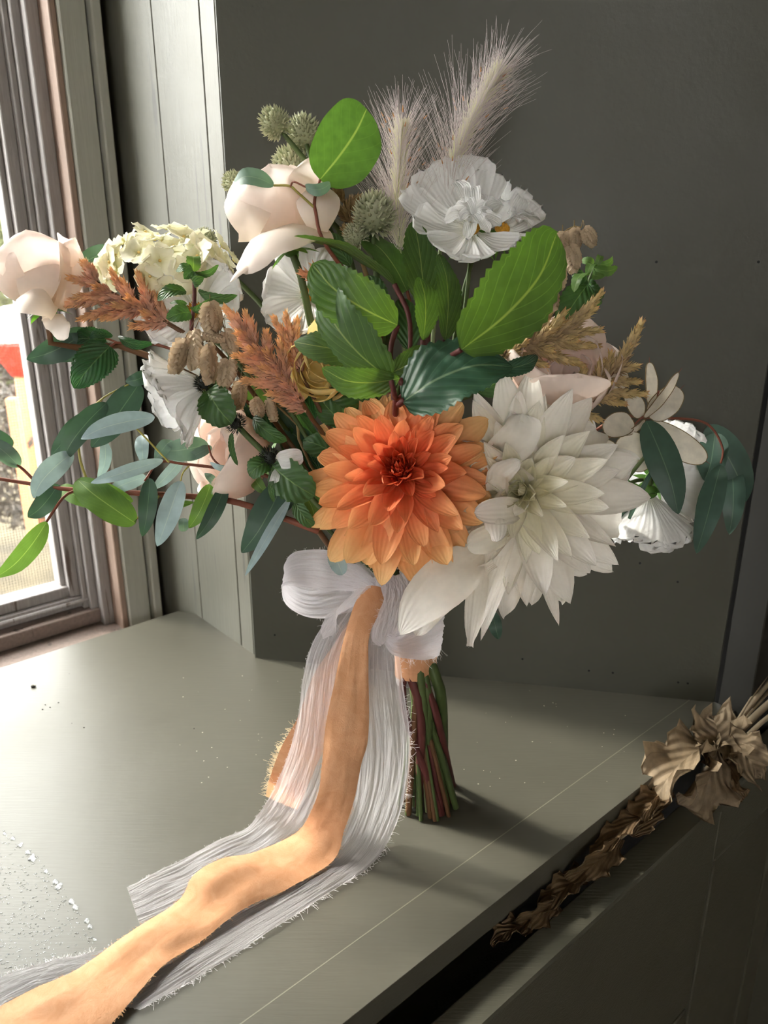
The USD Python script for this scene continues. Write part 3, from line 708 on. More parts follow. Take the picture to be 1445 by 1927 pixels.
# ------------------------------------------------------------------ cosmos: fluted fans with toothed ends
def cosmos(label, c, axis, L, n=9, th=58, curl=14, hw=.42, inner=0, sd=0, skip=None, back=False, disc=True, pleat=.06, via=()):
    r = np.random.default_rng(sd); fr = frame_of(axis)
    t = thing('white_cosmos', label, 'flower', c, 'white cosmos')
    for j in range(n):
        phi = (j + r.normal() * .12) / n * 2 * np.pi + sd
        P, s = radial_path(c, fr, phi, th + r.normal() * 6, L * r.uniform(.92, 1.07), curl + r.normal() * 8, .003, 0, n=9)
        obj('petal', blade(P, L * hw * r.uniform(.9, 1.1), side=s, nu=16, nv=12, prof=(.85, .16), base=.18, wrap=.45, teeth=.10, nteeth=4, round_=.08, pleat=pleat, npleat=6, ruf=.10, rufn=1., twist=r.normal() * .15, seed=int(r.integers(1 << 30))), M_cosmos, t)
    for j in range(inner):
        phi = j * 2.39996 + sd
        f = r.uniform(.35, .72)
        P, s = radial_path(c, fr, phi, 14 + 34 * r.random(), L * f, 10 + r.normal() * 14, .004, .002, n=8)
        obj('petal', blade(P, L * .17 * r.uniform(.7, 1.25), side=s, nu=8, nv=10, prof=(.8, .35), base=.3, wrap=.8, teeth=.10, nteeth=2, pleat=.08, npleat=3, ruf=.15, twist=r.normal() * .3, seed=int(r.integers(1 << 30))), M_cosmos, t)
    if disc:
        obj('centre', ball(c + fr[0] * .003, .0052, 2, (1, 1, 1)), M_disc, t)
        S = []
        for j in range(22):
            f = math.sqrt((j + .5) / 22); ph = j * 2.39996
            p = c + fr[0] * (.007 - .003 * f) + (fr[1] * math.cos(ph) + fr[2] * math.sin(ph)) * .0045 * f
            S.append(tube([p, p + fr[0] * .0035 + (fr[1] * math.cos(ph) + fr[2] * math.sin(ph)) * .001], [.0007, .0004], 5))
        obj('stamens', join(S), M_disc, t, kind='stuff')
    obj('calyx', ball(c - fr[0] * .003, .0058, 1), M_calyx, t)
    for j in range(8):
        P, s = radial_path(c, fr, j * .7854, 96, .013 + .006 * (j % 2), 25, .003, -.004, n=7)
        obj('sepal', blade(P, .0022, side=s, nu=3, nv=7, prof=(.4, 1.2), seed=j), M_calyx, t)
    stem(t, c - fr[0] * .006, -fr[0], r=.0017, m=M_stem_green, via=via)
    return t
def fan(label, c, axis, petals, small, sd):
    """A double cosmos whose petals go to given tips: (u, v, depth, half width in pixels)."""
    r = np.random.default_rng(sd); fr = frame_of(axis)
    t = thing('white_cosmos', label, 'flower', c, 'white cosmos')
    for u, v, d, w in petals:
        tip = at(u, v, d); b0 = c + unit(tip - c) * .004
        custom_petal(t, b0, tip, w * d / FPX, M_cosmos, bulge=-.005, up=fr[0], prof=(.8, .14), base=.2, wrap=.4, teeth=.08, nteeth=5, round_=.06, pleat=.055, npleat=6, ruf=.12, rufn=1., seed=int(u + v), curl=-.002)
    for u, v, d, w in small:
        tip = at(u, v, d); b0 = c + unit(tip - c) * .003 + fr[0] * .004
        custom_petal(t, b0, tip, w * d / FPX, M_cosmos, bulge=.006, up=fr[0], prof=(.8, .32), base=.3, wrap=.7, teeth=.08, nteeth=2, pleat=.07, npleat=3, ruf=.2, seed=int(u + v))
    obj('centre', ball(c + fr[0] * .004, .0050, 2), M_disc, t)
    obj('calyx', ball(c - fr[0] * .003, .0058, 1), M_calyx, t)
    for j in range(8):
        P, s = radial_path(c, fr, j * .7854, 96, .013 + .006 * (j % 2), 25, .003, -.004, n=7)
        obj('sepal', blade(P, .0022, side=s, nu=3, nv=7, prof=(.4, 1.2), seed=j), M_calyx, t)
    stem(t, c - fr[0] * .006, -fr[0], r=.0017, m=M_stem_green)
fan('large double white cosmos at the top with a small ochre centre', at(888, 436, .492), camdir(-.05, .45, .9),
    [(752, 352, .500, 34), (788, 312, .506, 42), (838, 288, .510, 46), (888, 282, .512, 46), (925, 312, .508, 38), (775, 400, .486, 40), (815, 455, .476, 40), (862, 486, .468, 38), (905, 482, .468, 34), (972, 456, .476, 36), (960, 372, .500, 34)],
    [(858, 340, .494, 16), (886, 352, .488, 18), (850, 392, .482, 15), (912, 368, .486, 16), (926, 396, .480, 18), (872, 372, .484, 14), (946, 384, .488, 15), (836, 418, .476, 18), (905, 420, .474, 15), (862, 415, .474, 14), (944, 425, .476, 16), (880, 452, .472, 14), (920, 440, .472, 12)], 4)
fan('double white cosmos facing right beside the top one', at(938, 440, .510), camdir(.5, .6, .55),
    [(1022, 382, .512, 30), (1042, 432, .506, 30), (1035, 462, .500, 28), (996, 352, .518, 24), (964, 334, .522, 9), (984, 346, .520, 12), (1010, 470, .496, 28)],
    [(985, 372, .506, 16), (1005, 404, .502, 18), (968, 392, .502, 15), (1000, 430, .498, 18), (975, 420, .498, 14), (1018, 416, .502, 14)], 7)
cosmos('white cosmos behind the upright mint sprig on the left', at(372, 590, .545), camdir(-.25, .35, .9), .040, n=8, th=62, curl=15, sd=1)
cosmos('white cosmos seen from its side on the left under the seed pods', at(392, 722, .520), camdir(-.92, -.42, .15), .043, n=10, th=30, curl=26, sd=3)
cosmos('white cosmos half hidden under the upper blush rose', at(585, 556, .545), camdir(-.2, .15, .95), .034, n=7, th=66, curl=8, sd=6)
cosmos('white cosmos turned away at the far right showing its green calyx', at(1222, 932, .575), camdir(.10, -.80, -.40), .044, n=9, th=38, curl=20, sd=2, disc=False, via=(at(1120, 960, .59),))
cosmos('white cosmos behind the right eucalyptus leaf, its petals spread to the right', at(1232, 900, .600), camdir(.72, .12, -.55), .044, n=8, th=58, curl=10, sd=9, disc=False, via=(at(1120, 950, .60),))

# ------------------------------------------------------------------ hydrangea
c = at(325, 515, .565)
t = thing('hydrangea', 'creamy white hydrangea head on the left beside the window trim', 'flower', c)
r = np.random.default_rng(31)
k = 0
for i in range(70):
    z = 1 - 2 * (i + .5) / 70; ph = i * 2.39996
    d = np.array([math.sqrt(1 - z * z) * math.cos(ph), math.sqrt(1 - z * z) * math.sin(ph), z])
    if d @ camdir(0, .45, 1) < -.12:
        continue
    p = c + (RT * d[0] * .045 + FW * d[1] * .034 + UP * d[2] * .027) * r.uniform(.92, 1.08)
    if RT @ (p - c) < -.02 and UP @ (p - c) < -.004:
        continue
    fr2 = frame_of(RT * d[0] / .045 + FW * d[1] / .034 + UP * d[2] / .027 + r.normal(size=3) * 8)
    g = part_group('floret', t, p)
    a0 = r.uniform(0, 6.28); s0 = r.uniform(.85, 1.15)
    for j in range(4):
        P, s = radial_path(p, fr2, a0 + j * 1.5708, 70, .0112 * s0, 22 + r.normal() * 12, .0004, 0, n=6)
        obj('petal', blade(P, .0066 * s0, side=s, nu=4, nv=6, prof=(.6, .22), base=.3, wrap=.35, ruf=.1, seed=i * 4 + j), M_hyd, g)
    obj('eye', ball(p + fr2[0] * .0006, .0011, 1), M_yellow, g)
obj('head', ball(c, .020, 2, (1.2, .8, .55)), M_calyx, t)
stem(t, c - UP * .02, camdir(.5, -.5, -.2), r=.0024, via=(at(480, 720, .575),))
# ================================================================== LEAVES
def leaf(t, b, e, hw, m, n='leaf', roll=0.0, bend=0.0, arch=.006, prof=(.62, .75), base=.04, up=None, petiole=None, pr=.0009, pm=None, wrap=.0, fold=.12, ruf=.05, **k):
    """b, e: (u, v, depth) of a leaf's base and tip; hw its half width in pixels at that depth; bend: sideways bow in pixels."""
    B, E = at(*b), at(*e)
    v = E - B; mid = (B + E) / 2; dd = (b[2] + e[2]) / 2
    f = unit(EYE - mid) if up is None else unit(up)
    f = unit(f - unit(v) * (f @ unit(v)))
    s = np.cross(unit(v), f)
    if roll:
        f, s = f * math.cos(roll) + s * math.sin(roll), s * math.cos(roll) - f * math.sin(roll)
    bm = bend * dd / FPX
    P = crom([B, B + v * .33 + f * arch * .8 + s * bm * .8, B + v * .68 + f * arch * .9 + s * bm, E], 10)
    k.setdefault('nu', 8); k.setdefault('nv', 16)
    o = obj(n, blade(P, hw * dd / FPX / max(.35, abs(math.cos(roll))), up=f, prof=prof, base=base, wrap=wrap, fold=fold, ruf=ruf, **k), m, t)
    if petiole is not None:
        q = at(*petiole)
        obj('petiole', tube(crom([q, (q + B) / 2 + f * .001, B + unit(v) * .002], 6), [pr, pr * .8], 5), pm or M_twigy, t)
    return o

def twig(t, pts, r, m, n='stem', seg=24, label=None):
    return obj(n, tube(crom([at(*p) for p in pts], seg), r, 6), m, t, label=label)

# -------- dahlia foliage: the green burst in the middle, every stalk its own thing
HUB = (765, 665, .475)
def hubstem(t, pts, m=M_stem_red, r=.0014):
    P = [at(*p) for p in pts]
    obj('stalk', tube(crom(P, 14), [r, r * 1.3], 6), m, t)
ser = dict(serr=.085, nser=15)
t = thing('dahlia_leaf_spray', 'tallest green dahlia leaf spray, its largest leaf glowing at the upper right', 'leaves', at(800, 700, .48))
leaf(t, (868, 658, .440), (1048, 438, .440), 92, M_dleaf, up=camdir(.55, -.35, .75), bend=10, arch=.010, prof=(.5, .55), bias=-.18, fold=.10, **ser)
leaf(t, (838, 640, .475), (826, 478, .485), 24, M_dleaf, roll=.7, prof=(.6, .7), **ser)
leaf(t, (846, 560, .485), (832, 480, .49), 10, M_dleaf, prof=(.6, .8), **ser)
leaf(t, (800, 590, .478), (778, 414, .490), 34, M_dleaf, roll=.35, arch=.004, prof=(.7, .75), **ser)
leaf(t, (796, 640, .456), (789, 521, .456), 32, M_dleaf, up=camdir(.6, -.3, .7), arch=.004, prof=(.7, .6), **ser)
leaf(t, (758, 756, .452), (966, 690, .446), 80, M_dleaf_shaded, roll=.25, bend=-6, arch=.010, prof=(.42, .72), up=camdir(.05, .75, .7), **ser)
leaf(t, (930, 700, .470), (1012, 672, .485), 17, M_dleaf_shaded, roll=.3, **ser)
hubstem(t, [(785, 745, .500), (800, 700, .475), (868, 658, .440)]); hubstem(t, [(785, 745, .500), (795, 680, .47), (796, 640, .466)])
hubstem(t, [(785, 745, .500), (805, 660, .478), (800, 590, .478)]); hubstem(t, [(785, 745, .500), (830, 700, .48), (838, 640, .475)]); hubstem(t, [(775, 748, .49), (750, 762, .46), (760, 752, .452)])
stem(t, at(785, 745, .500), camdir(0, -.3, -1), r=.0024, m=M_stem_green, via=(at(790, 775, .535), at(785, 850, .55)))
t = thing('dahlia_leaf_spray', 'green dahlia leaf spray reaching to the upper left with toothed leaves', 'leaves', at(720, 740, .49))
leaf(t, (742, 535, .485), (546, 447, .470), 33, M_dleaf, roll=.55, bend=-8, prof=(.5, .75), up=camdir(.2, .8, .6), **ser)
leaf(t, (748, 612, .452), (588, 497, .446), 54, M_dleaf, up=camdir(.35, -.45, .8), bend=-14, arch=.008, prof=(.5, .55), **ser)
leaf(t, (735, 715, .450), (606, 533, .452), 46, M_dleaf, roll=-.55, bend=-10, arch=.010, prof=(.5, .6), bias=.25, **ser)
leaf(t, (700, 668, .468), (553, 643, .470), 34, M_dleaf, roll=.3, bend=-6, prof=(.55, .75), **ser)
leaf(t, (752, 712, .450), (606, 692, .450), 34, M_dleaf, up=camdir(.25, -.6, .7), bend=-10, prof=(.6, .7), **ser)
leaf(t, (740, 700, .470), (800, 655, .470), 26, M_dleaf, roll=.3, **ser)
leaf(t, (700, 610, .490), (640, 560, .495), 16, M_dleaf, **ser)
leaf(t, (660, 500, .492), (620, 440, .495), 17, M_mint, **ser)
hubstem(t, [(740, 752, .470), (735, 660, .47), (748, 612, .462)]); hubstem(t, [(745, 752, .480), (742, 740, .455), (735, 715, .450)]); hubstem(t, [(770, 700, .48), (770, 600, .485), (742, 535, .485)])
hubstem(t, [(745, 752, .480), (760, 740, .46), (752, 712, .456)]); hubstem(t, [(735, 740, .475), (720, 690, .47), (700, 668, .468)])
stem(t, at(745, 752, .480), camdir(0, -.3, -1), r=.0024, m=M_stem_red, via=(at(745, 775, .530), at(760, 850, .548)))
# small filling leaves deep in the middle
t = thing('dahlia_leaf_spray', 'short dark leaf spray deep in the middle of the bouquet above the orange dahlia', 'leaves', at(700, 800, .53))
for b, e, hw, ro in (((690, 760, .53), (615, 735, .525), 26, .2), ((680, 770, .53), (640, 690, .535), 28, -.3), ((720, 740, .52), (690, 655, .525), 24, .3), ((650, 800, .53), (598, 742, .53), 26, -.2), ((840, 700, .51), (900, 640, .52), 26, .3),
                     ((770, 660, .50), (755, 560, .51), 26, .2), ((720, 600, .505), (690, 520, .515), 28, .0), ((870, 690, .53), (930, 650, .54), 26, .2), ((640, 860, .53), (570, 830, .535), 26, .3), ((900, 740, .54), (960, 700, .55), 26, .1),
                     ((800, 590, .50), (850, 520, .51), 24, .2), ((700, 700, .51), (650, 650, .52), 24, .1)):
    leaf(t, b, e, hw, M_mint, roll=ro, **ser)
    hubstem(t, [(730, 800, .535), (b[0] * .6 + 292, b[1] * .6 + 320, b[2] + .005), b], M_stem_green, .0012)
stem(t, at(730, 800, .535), camdir(0, -1, 0), r=.0022)

t = thing('filler_greens', 'loose grassy greens filling the gap between the celosia and the orange dahlia', 'leaves', at(600, 900, .57))
r = np.random.default_rng(91)
for i in range(34):
    u, v = r.uniform(455, 690), r.uniform(690, 900)
    if u < 520 and v > 800: continue
    b0 = (u + r.uniform(10, 40), v + r.uniform(20, 60), .565 + r.uniform(-.012, .015)); e0 = (u - r.uniform(0, 30), v - r.uniform(20, 60), b0[2] + r.uniform(-.01, .01))
    leaf(t, b0, e0, r.choice([5, 9, 16, 22]), [M_gleaf, M_mint, M_rleaf, M_eucd][i % 4], roll=r.uniform(-.6, .6), arch=.004)
    if i % 3 == 0:
        obj('stalk', tube(crom([at(610 + r.uniform(-30, 60), 960, .565), at(*b0)], 6), [.0012, .0008], 5), M_stem_green, t)
stem(t, at(620, 940, .565), camdir(.5, -.8, 0), r=.0018, m=M_stem_green)

# -------- silver dollar eucalyptus
t = thing('round_leaf_twig', 'twig with one large sunlit round leaf at the top of the bouquet', 'leaves', at(600, 345, .475))
leaf(t, (602, 338, .472), (690, 205, .470), 66, M_round, prof=(.40, .40), up=camdir(.6, -.25, .8), arch=.006, ruf=.03, nv=24, nu=12, fold=.06)
leaf(t, (515, 349, .468), (440, 345, .470), 15, M_euc, prof=(.5, .5), roll=.5, bend=5)
leaf(t, (575, 352, .462), (622, 346, .460), 11, M_euc, prof=(.4, .4), roll=.4)
twig(t, [(602, 338, .472), (592, 375, .473), (594, 400, .474), (612, 460, .478), (690, 560, .50)], [.0009, .0012, .0018], M_twig, seg=20)
twig(t, [(593, 392, .474), (560, 362, .468), (545, 350, .466), (515, 349, .468)], [.0009, .0007], M_twigy, 'side_twig', 12)
twig(t, [(547, 352, .466), (552, 342, .464), (575, 352, .462)], [.0006, .0006], M_twig, 'side_twig', 8)
stem(t, at(690, 560, .50), camdir(.3, -.8, -.2), r=.002, m=M_stem_brown)
t = thing('round_leaf_twig', 'twig with a dark round leaf in shade below the grass plumes', 'leaves', at(760, 545, .51))
leaf(t, (766, 548, .512), (688, 446, .508), 52, M_round, prof=(.40, .40), roll=.35, arch=.004, nv=24, nu=12, fold=.05, up=camdir(.55, .1, .8))
twig(t, [(766, 548, .512), (775, 590, .512), (780, 660, .515)], [.0012, .0015], M_twig, seg=10)
stem(t, at(780, 660, .515), camdir(0, -.9, -.3), r=.002)

# -------- eucalyptus, left
D0 = .545
def euc(t, rows, m, **k):
    for row in rows:
        bu, bv, eu, ev, hw = row[:5]; dd = row[5] if len(row) > 5 else D0
        de = row[6] if len(row) > 6 else dd - .006
        leaf(t, (bu, bv, dd), (eu, ev, de), hw, m, n='leaf', prof=(.55, .75), roll=(hash((bu, ev)) % 7 - 3) * .10, bend=hw * .25 * (1 if (bu + ev) % 2 else -1), petiole=None, **k)
t = thing('eucalyptus_branch', 'long eucalyptus branch with narrow leaves trailing left across the window', 'leaves', at(560, 985, .555))
twig(t, [(600, 1000, .555), (520, 970, .553), (425, 941, .550), (290, 930, .545), (120, 920, .535), (68, 912, .53), (-20, 898, .525)], [.0026, .0021, .0012], M_twig, seg=30)
twig(t, [(72, 912, .53), (37, 878, .525), (10, 868, .52)], [.0011, .0008], M_twig, 'side_twig', 8)
twig(t, [(150, 920, .536), (120, 935, .53), (85, 985, .525), (60, 1010, .522)], [.0011, .0008], M_twig, 'side_twig', 10)
twig(t, [(170, 921, .537), (150, 860, .535), (152, 800, .537), (190, 752, .54), (245, 722, .545)], [.0010, .0008, .0006], M_twigy, 'side_twig', 18)
euc(t, [(262, 722, 172, 842, 29, .548, .540), (201, 758, 114, 874, 21, .538, .530), (168, 776, 96, 858, 17, .545, .540), (110, 912, 52, 974, 19, .535, .53), (282, 900, 268, 1010, 17, .535, .532), (425, 910, 369, 1015, 15, .545), (278, 704, 236, 718, 13, .55), (20, 845, -30, 815, 20, .525)], M_eucd)
euc(t, [(137, 852, 62, 938, 21, .530, .526), (196, 828, 184, 902, 11, .55), (345, 860, 287, 922, 12, .552), (275, 897, 205, 928, 14, .545), (268, 818, 270, 874, 13, .556), (340, 905, 296, 1028, 21, .535, .53), (240, 800, 205, 760, 10, .556)], M_eucb)
euc(t, [(112, 918, 190, 958, 16, .545), (396, 912, 355, 994, 17, .548), (88, 982, -10, 1088, 20, .522, .515), (310, 945, 365, 945, 8, .55), (400, 915, 430, 935, 10, .552)], M_gleaf)
euc(t, [(37, 878, -25, 830, 17, .525)], M_euc)
leaf(t, (250, 944, .536), (146, 903, .530), 12, M_gleaf, prof=(.5, .5), roll=.2)
leaf(t, (255, 985, .528), (146, 903, .530), 30, M_gleaf, prof=(.45, .5), roll=.3, bend=-8, petiole=(300, 932, .545))
leaf(t, (345, 1000, .535), (345, 975, .535), 9, M_euc, prof=(.4, .4))
stem(t, at(600, 1000, .555), camdir(.5, -.6, .1), r=.0026, m=M_stem_brown)
t = thing('eucalyptus_branch', 'upper eucalyptus twig with silvery blue leaves on the left', 'leaves', at(520, 905, .55))
twig(t, [(600, 930, .555), (510, 898, .55), (420, 882, .545), (345, 873, .54), (300, 870, .535), (272, 905, .53)], [.0018, .0013, .0007], M_twig, seg=26)
twig(t, [(420, 882, .545), (400, 862, .545), (392, 838, .545)], [.0008, .0006], M_twig, 'side_twig', 8)
twig(t, [(358, 874, .541), (344, 890, .538), (340, 906, .535)], [.0006, .0005], M_twigy, 'side_twig', 8)
twig(t, [(448, 888, .546), (430, 898, .545), (425, 912, .545)], [.0006, .0005], M_twigy, 'side_twig', 8)
twig(t, [(318, 870, .536), (240, 790, .54), (205, 765, .54)], [.0007, .0006], M_twigy, 'side_twig', 12)
euc(t, [(291, 785, 152, 826, 19, .528, .522), (307, 866, 170, 909, 13, .53, .525), (436, 878, 418, 905, 6, .54), (430, 880, 395, 870, 6, .545)], M_eucb)
euc(t, [(392, 836, 300, 848, 22, .55), (322, 828, 291, 866, 13, .548), (398, 840, 345, 866, 10, .552), (398, 905, 385, 890, 8, .55)], M_euc)
euc(t, [(534, 905, 455, 1040, 31, .545, .54), (440, 840, 420, 935, 6, .55), (560, 930, 500, 985, 18, .552)], M_eucd)
euc(t, [(546, 938, 461, 1084, 10, .540, .535)], M_eucb)
euc(t, [(575, 935, 590, 995, 16, .535), (480, 900, 500, 930, 12, .552)], M_gleaf)
stem(t, at(600, 930, .555), camdir(.6, -.5, .0), r=.002, m=M_stem_red)
t = thing('leaf_spray', 'dark leaf spray at the left under the far left rose', 'leaves', at(300, 660, .56))
euc(t, [(168, 622, 50, 676, 25, .555, .545), (205, 650, 56, 676, 26, .56, .55), (215, 470, 140, 512, 18, .575)], M_eucd)
leaf(t, (207, 652, .548), (139, 731, .540), 36, M_rleaf, prof=(.42, .75), roll=.2, **ser)
leaf(t, (222, 634, .552), (288, 646, .552), 10, M_rleaf, roll=.5, **ser)
leaf(t, (212, 632, .550), (168, 636, .548), 9, M_rleaf, roll=.4, **ser)
leaf(t, (200, 640, .555), (140, 640, .552), 22, M_rleaf, roll=.2, **ser)
twig(t, [(470, 760, .57), (330, 660, .56), (222, 645, .552), (207, 652, .548)], [.0016, .0009], M_twig, seg=18)
twig(t, [(222, 645, .552), (170, 625, .555)], [.0008, .0007], M_twig, 'side_twig', 6)
stem(t, at(470, 760, .57), camdir(.6, -.6, 0), r=.0019, m=M_stem_green)

# -------- eucalyptus, right
t = thing('eucalyptus_branch', 'drooping dark eucalyptus twig at the far right against the wall', 'leaves', at(1110, 800, .585))
twig(t, [(1080, 840, .59), (1160, 786, .58), (1212, 786, .572), (1305, 790, .570), (1340, 806, .570), (1360, 845, .570), (1356, 872, .57)], [.0015, .0011, .0008], M_twig, seg=28)
euc(t, [(1216, 792, 1276, 968, 31, .560, .552)], M_eucd, base=.02)
euc(t, [(1332, 800, 1402, 946, 32, .585, .590), (1345, 815, 1325, 905, 28, .580, .585), (1356, 875, 1310, 1042, 23, .565, .56), (1376, 868, 1372, 1006, 21, .588, .585)], M_eucd)
euc(t, [(1120, 890, 1190, 985, 22, .59, .58), (1180, 985, 1245, 860, 5, .575)], M_eucd)
stem(t, at(1080, 840, .59), camdir(-.7, -.5, 0), r=.002, m=M_stem_brown)

# small leaves under the orange dahlia
t = thing('leaf_spray', 'small leaf spray hanging under the orange dahlia above the ribbon knot', 'leaves', at(690, 1050, .53))
leaf(t, (628, 1040, .520), (645, 1082, .512), 17, M_eucb, prof=(.5, .5), **ser)
leaf(t, (700, 1040, .535), (640, 1050, .525), 17, M_rleaf)
leaf(t, (600, 975, .54), (575, 945, .535), 16, M_gleaf)
leaf(t, (925, 1150, .56), (938, 1203, .555), 13, M_eucd)
stem(t, at(690, 1045, .54), camdir(.2, -1, 0), r=.0016, m=M_stem_green)

# -------- mint
M_spike = plant('mint_seed_bract', [(0, lin(34, 40, 34)), (1, lin(48, 52, 50))], trans=.1, rough=.7)
def bristle_ball(c, R, m, n, axis=None, l=.5, w=.10, seed=0, squash=1.0):
    r = np.random.default_rng(seed); ms = []
    fr = frame_of(axis if axis is not None else np.array([0, 0, 1.]))
    for i in range(n):
        z = 1 - 1.9 * (i + .5) / n; ph = i * 2.39996 + r.normal() * .1
        d = fr[0] * z * squash + (fr[1] * math.cos(ph) + fr[2] * math.sin(ph)) * math.sqrt(max(0, 1 - z * z))
        d2 = unit(d + fr[0] * .45 + r.normal(size=3) * .12)
        p = c + d * R * (1 - l * .5)
        s = np.cross(d2, fr[0] + .01); s = unit(s); q = np.cross(s, d2)
        e = p + d2 * R * l * r.uniform(.8, 1.25); ww = R * w
        mp = p + (e - p) * .35
        V = np.array([p - s * ww * .6, p + s * ww * .6, mp + s * ww + q * ww * .3, mp - s * ww + q * ww * .3, mp - q * ww * .9, e])
        F = np.array([[0, 1, 2], [0, 2, 3], [3, 2, 5], [2, 4, 5], [4, 3, 5], [1, 4, 2], [0, 3, 4], [0, 4, 1]])
        ms.append((V, F, np.array([[.5, 0], [.5, 0], [.5, .4], [.5, .4], [.5, .4], [.5, 1]])))
    return join(ms)
def mint_stem(t, pts, r=.0014, m=None):
    twig(t, pts, [r, r * 1.2], m or M_stem_green, seg=18)
ms = dict(serr=.10, nser=9)
t = thing('mint_sprig', 'upright mint sprig with a bright leafy tip over the left white cosmos', 'leaves', at(363, 640, .52))
mint_stem(t, [(364, 505, .515), (366, 560, .517), (362, 640, .522), (400, 720, .54)], m=M_stem_red)
for b, e, hw, ro in (((364, 512, .513), (362, 483, .515), 14, .1), ((364, 514, .512), (331, 510, .508), 9, .5), ((366, 514, .512), (412, 498, .508), 7, .5), ((364, 520, .510), (346, 525, .500), 12, .6), ((366, 520, .510), (384, 522, .500), 11, .6), ((350, 548, .514), (296, 566, .508), 12, .6), ((373, 548, .514), (447, 556, .508), 11, .6), ((360, 582, .512), (396, 562, .505), 9, .4), ((358, 588, .514), (313, 600, .506), 17, .2), ((352, 572, .516), (319, 571, .512), 4, .2)):
    leaf(t, b, e, hw, M_mint if hw != 14 else M_gleaf, roll=ro, prof=(.5, .7), **ms)
stem(t, at(400, 720, .54), camdir(.4, -.9, 0), r=.0017, m=M_stem_green)
t = thing('mint_seed_head', 'mint stalk with three dark seed whorls and round leaves left of the orange dahlia', 'seed head', at(560, 900, .52))
mint_stem(t, [(384, 722, .512), (443, 797, .512), (508, 862, .513), (580, 930, .53)], .0019)
for u, v, R in ((384, 722, 17), (443, 797, 18), (508, 862, 20)):
    obj('seed_whorl', bristle_ball(at(u, v, .511), R * .511 / FPX, M_spike, 130, camdir(-.6, .7, .3), l=.55, w=.07, seed=u), M_spike, t, smooth=False)
    obj('seed_core', ball(at(u, v, .511), R * .62 * .511 / FPX, 2), M_spike, t)
for b, e, hw, ro in (((392, 734, .508), (436, 798, .502), 36, .25), ((392, 738, .510), (378, 775, .505), 15, -.3), ((512, 876, .508), (592, 934, .500), 38, .2), ((506, 872, .512), (470, 896, .508), 20, .4), ((476, 786, .52), (540, 830, .515), 15, .4), ((436, 815, .512), (447, 876, .508), 6, .3), ((556, 945, .515), (590, 992, .510), 15, .2), ((512, 900, .505), (515, 945, .50), 6, .2)):
    leaf(t, b, e, hw, M_mint, roll=ro, prof=(.42, .5), **ms)
leaf(t, (520, 868, .508), (570, 858, .500), 18, M_cosmos, n='fallen_petal', prof=(.5, .3)); leaf(t, (522, 880, .508), (512, 920, .505), 9, M_cosmos, n='fallen_petal', prof=(.7, .3))
stem(t, at(580, 930, .53), camdir(.6, -.7, 0), r=.0022, m=M_stem_green)
t = thing('mint_sprig', 'mint sprig standing out at the right edge of the bouquet near the wall', 'leaves', at(1100, 560, .56))
mint_stem(t, [(1122, 498, .565), (1108, 530, .565), (1085, 600, .57), (1040, 700, .58)])
for b, e, hw, ro in (((1118, 505, .563), (1162, 503, .56), 10, .4), ((1120, 500, .565), (1153, 482, .565), 7, .5), ((1116, 502, .563), (1090, 490, .56), 8, .4), ((1118, 502, .56), (1104, 520, .553), 8, .5), ((1120, 505, .56), (1126, 484, .565), 7, .2), ((1118, 508, .56), (1138, 520, .553), 8, .5), ((1106, 535, .56), (1050, 618, .555), 30, .1), ((1108, 530, .565), (1136, 560, .56), 17, .5), ((1106, 528, .56), (1075, 535, .56), 14, .6), ((1100, 540, .565), (1128, 575, .57), 16, .3), ((1108, 515, .56), (1080, 550, .55), 9, .8)):
    leaf(t, b, e, hw, M_mint if hw > 12 else M_gleaf, roll=ro, prof=(.48, .6), **ms)
stem(t, at(1040, 700, .58), camdir(-.5, -.8, 0), r=.0017, m=M_stem_green)

# ================================================================== SEED HEADS AND GRASSES
M_eryn = plant('thistle_bract', [(0, lin(140, 146, 112)), (.6, lin(192, 194, 162)), (1, lin(226, 226, 200))], trans=.25, rough=.6)
M_tan = plant('tan_bract', [(0, lin(138, 112, 76)), (1, lin(206, 178, 132))], trans=.25, rough=.7)
def thistle(label, heads, via, root, r=.0026):
    t = thing('rattlesnake_master', label, 'seed head', at(*root), 'round spiky thistle heads')
    for u, v, R, dd in heads:
        c = at(u, v, dd); ax = unit(c - at(*via))
        obj('seed_head', bristle_ball(c, R * dd / FPX, M_eryn, 170, ax, l=.42, w=.10, seed=int(u), squash=1.1), M_eryn, t, smooth=False)
        obj('seed_core', ball(c, R * .80 * dd / FPX, 2), M_eryn, t)
        obj('branch', tube(crom([c - ax * R * .7 * dd / FPX, at(*via) * .5 + c * .5, at(*via)], 8), [.0016, .0020], 6), M_stem_green, t)
    obj('branch', tube(crom([at(*via), (at(*via) + at(*root)) / 2 + UP * .003, at(*root)], 8), [.0020, r], 6), M_stem_green, t)
    stem(t, at(*root), unit(at(*root) - at(*via)), r=r, m=M_stem_green)
thistle('rattlesnake master stalk with two spiky balls beside the big round leaf', [(517, 232, 27, .50), (572, 252, 31, .515)], (590, 320, .51), (625, 420, .525))
thistle('rattlesnake master ball just above the upper blush rose', [(548, 314, 33, .525)], (590, 380, .53), (640, 480, .54))
thistle('rattlesnake master balls in the middle under the grass plumes', [(704, 407, 38, .50), (670, 444, 22, .505)], (700, 480, .51), (715, 560, .52))
thistle('rattlesnake master ball peeping out left of the upper blush rose', [(441, 346, 21, .54)], (500, 420, .545), (600, 560, .55))
thistle('small rattlesnake master ball behind the cream hydrangea', [(386, 452, 20, .60)], (440, 520, .595), (560, 660, .58))

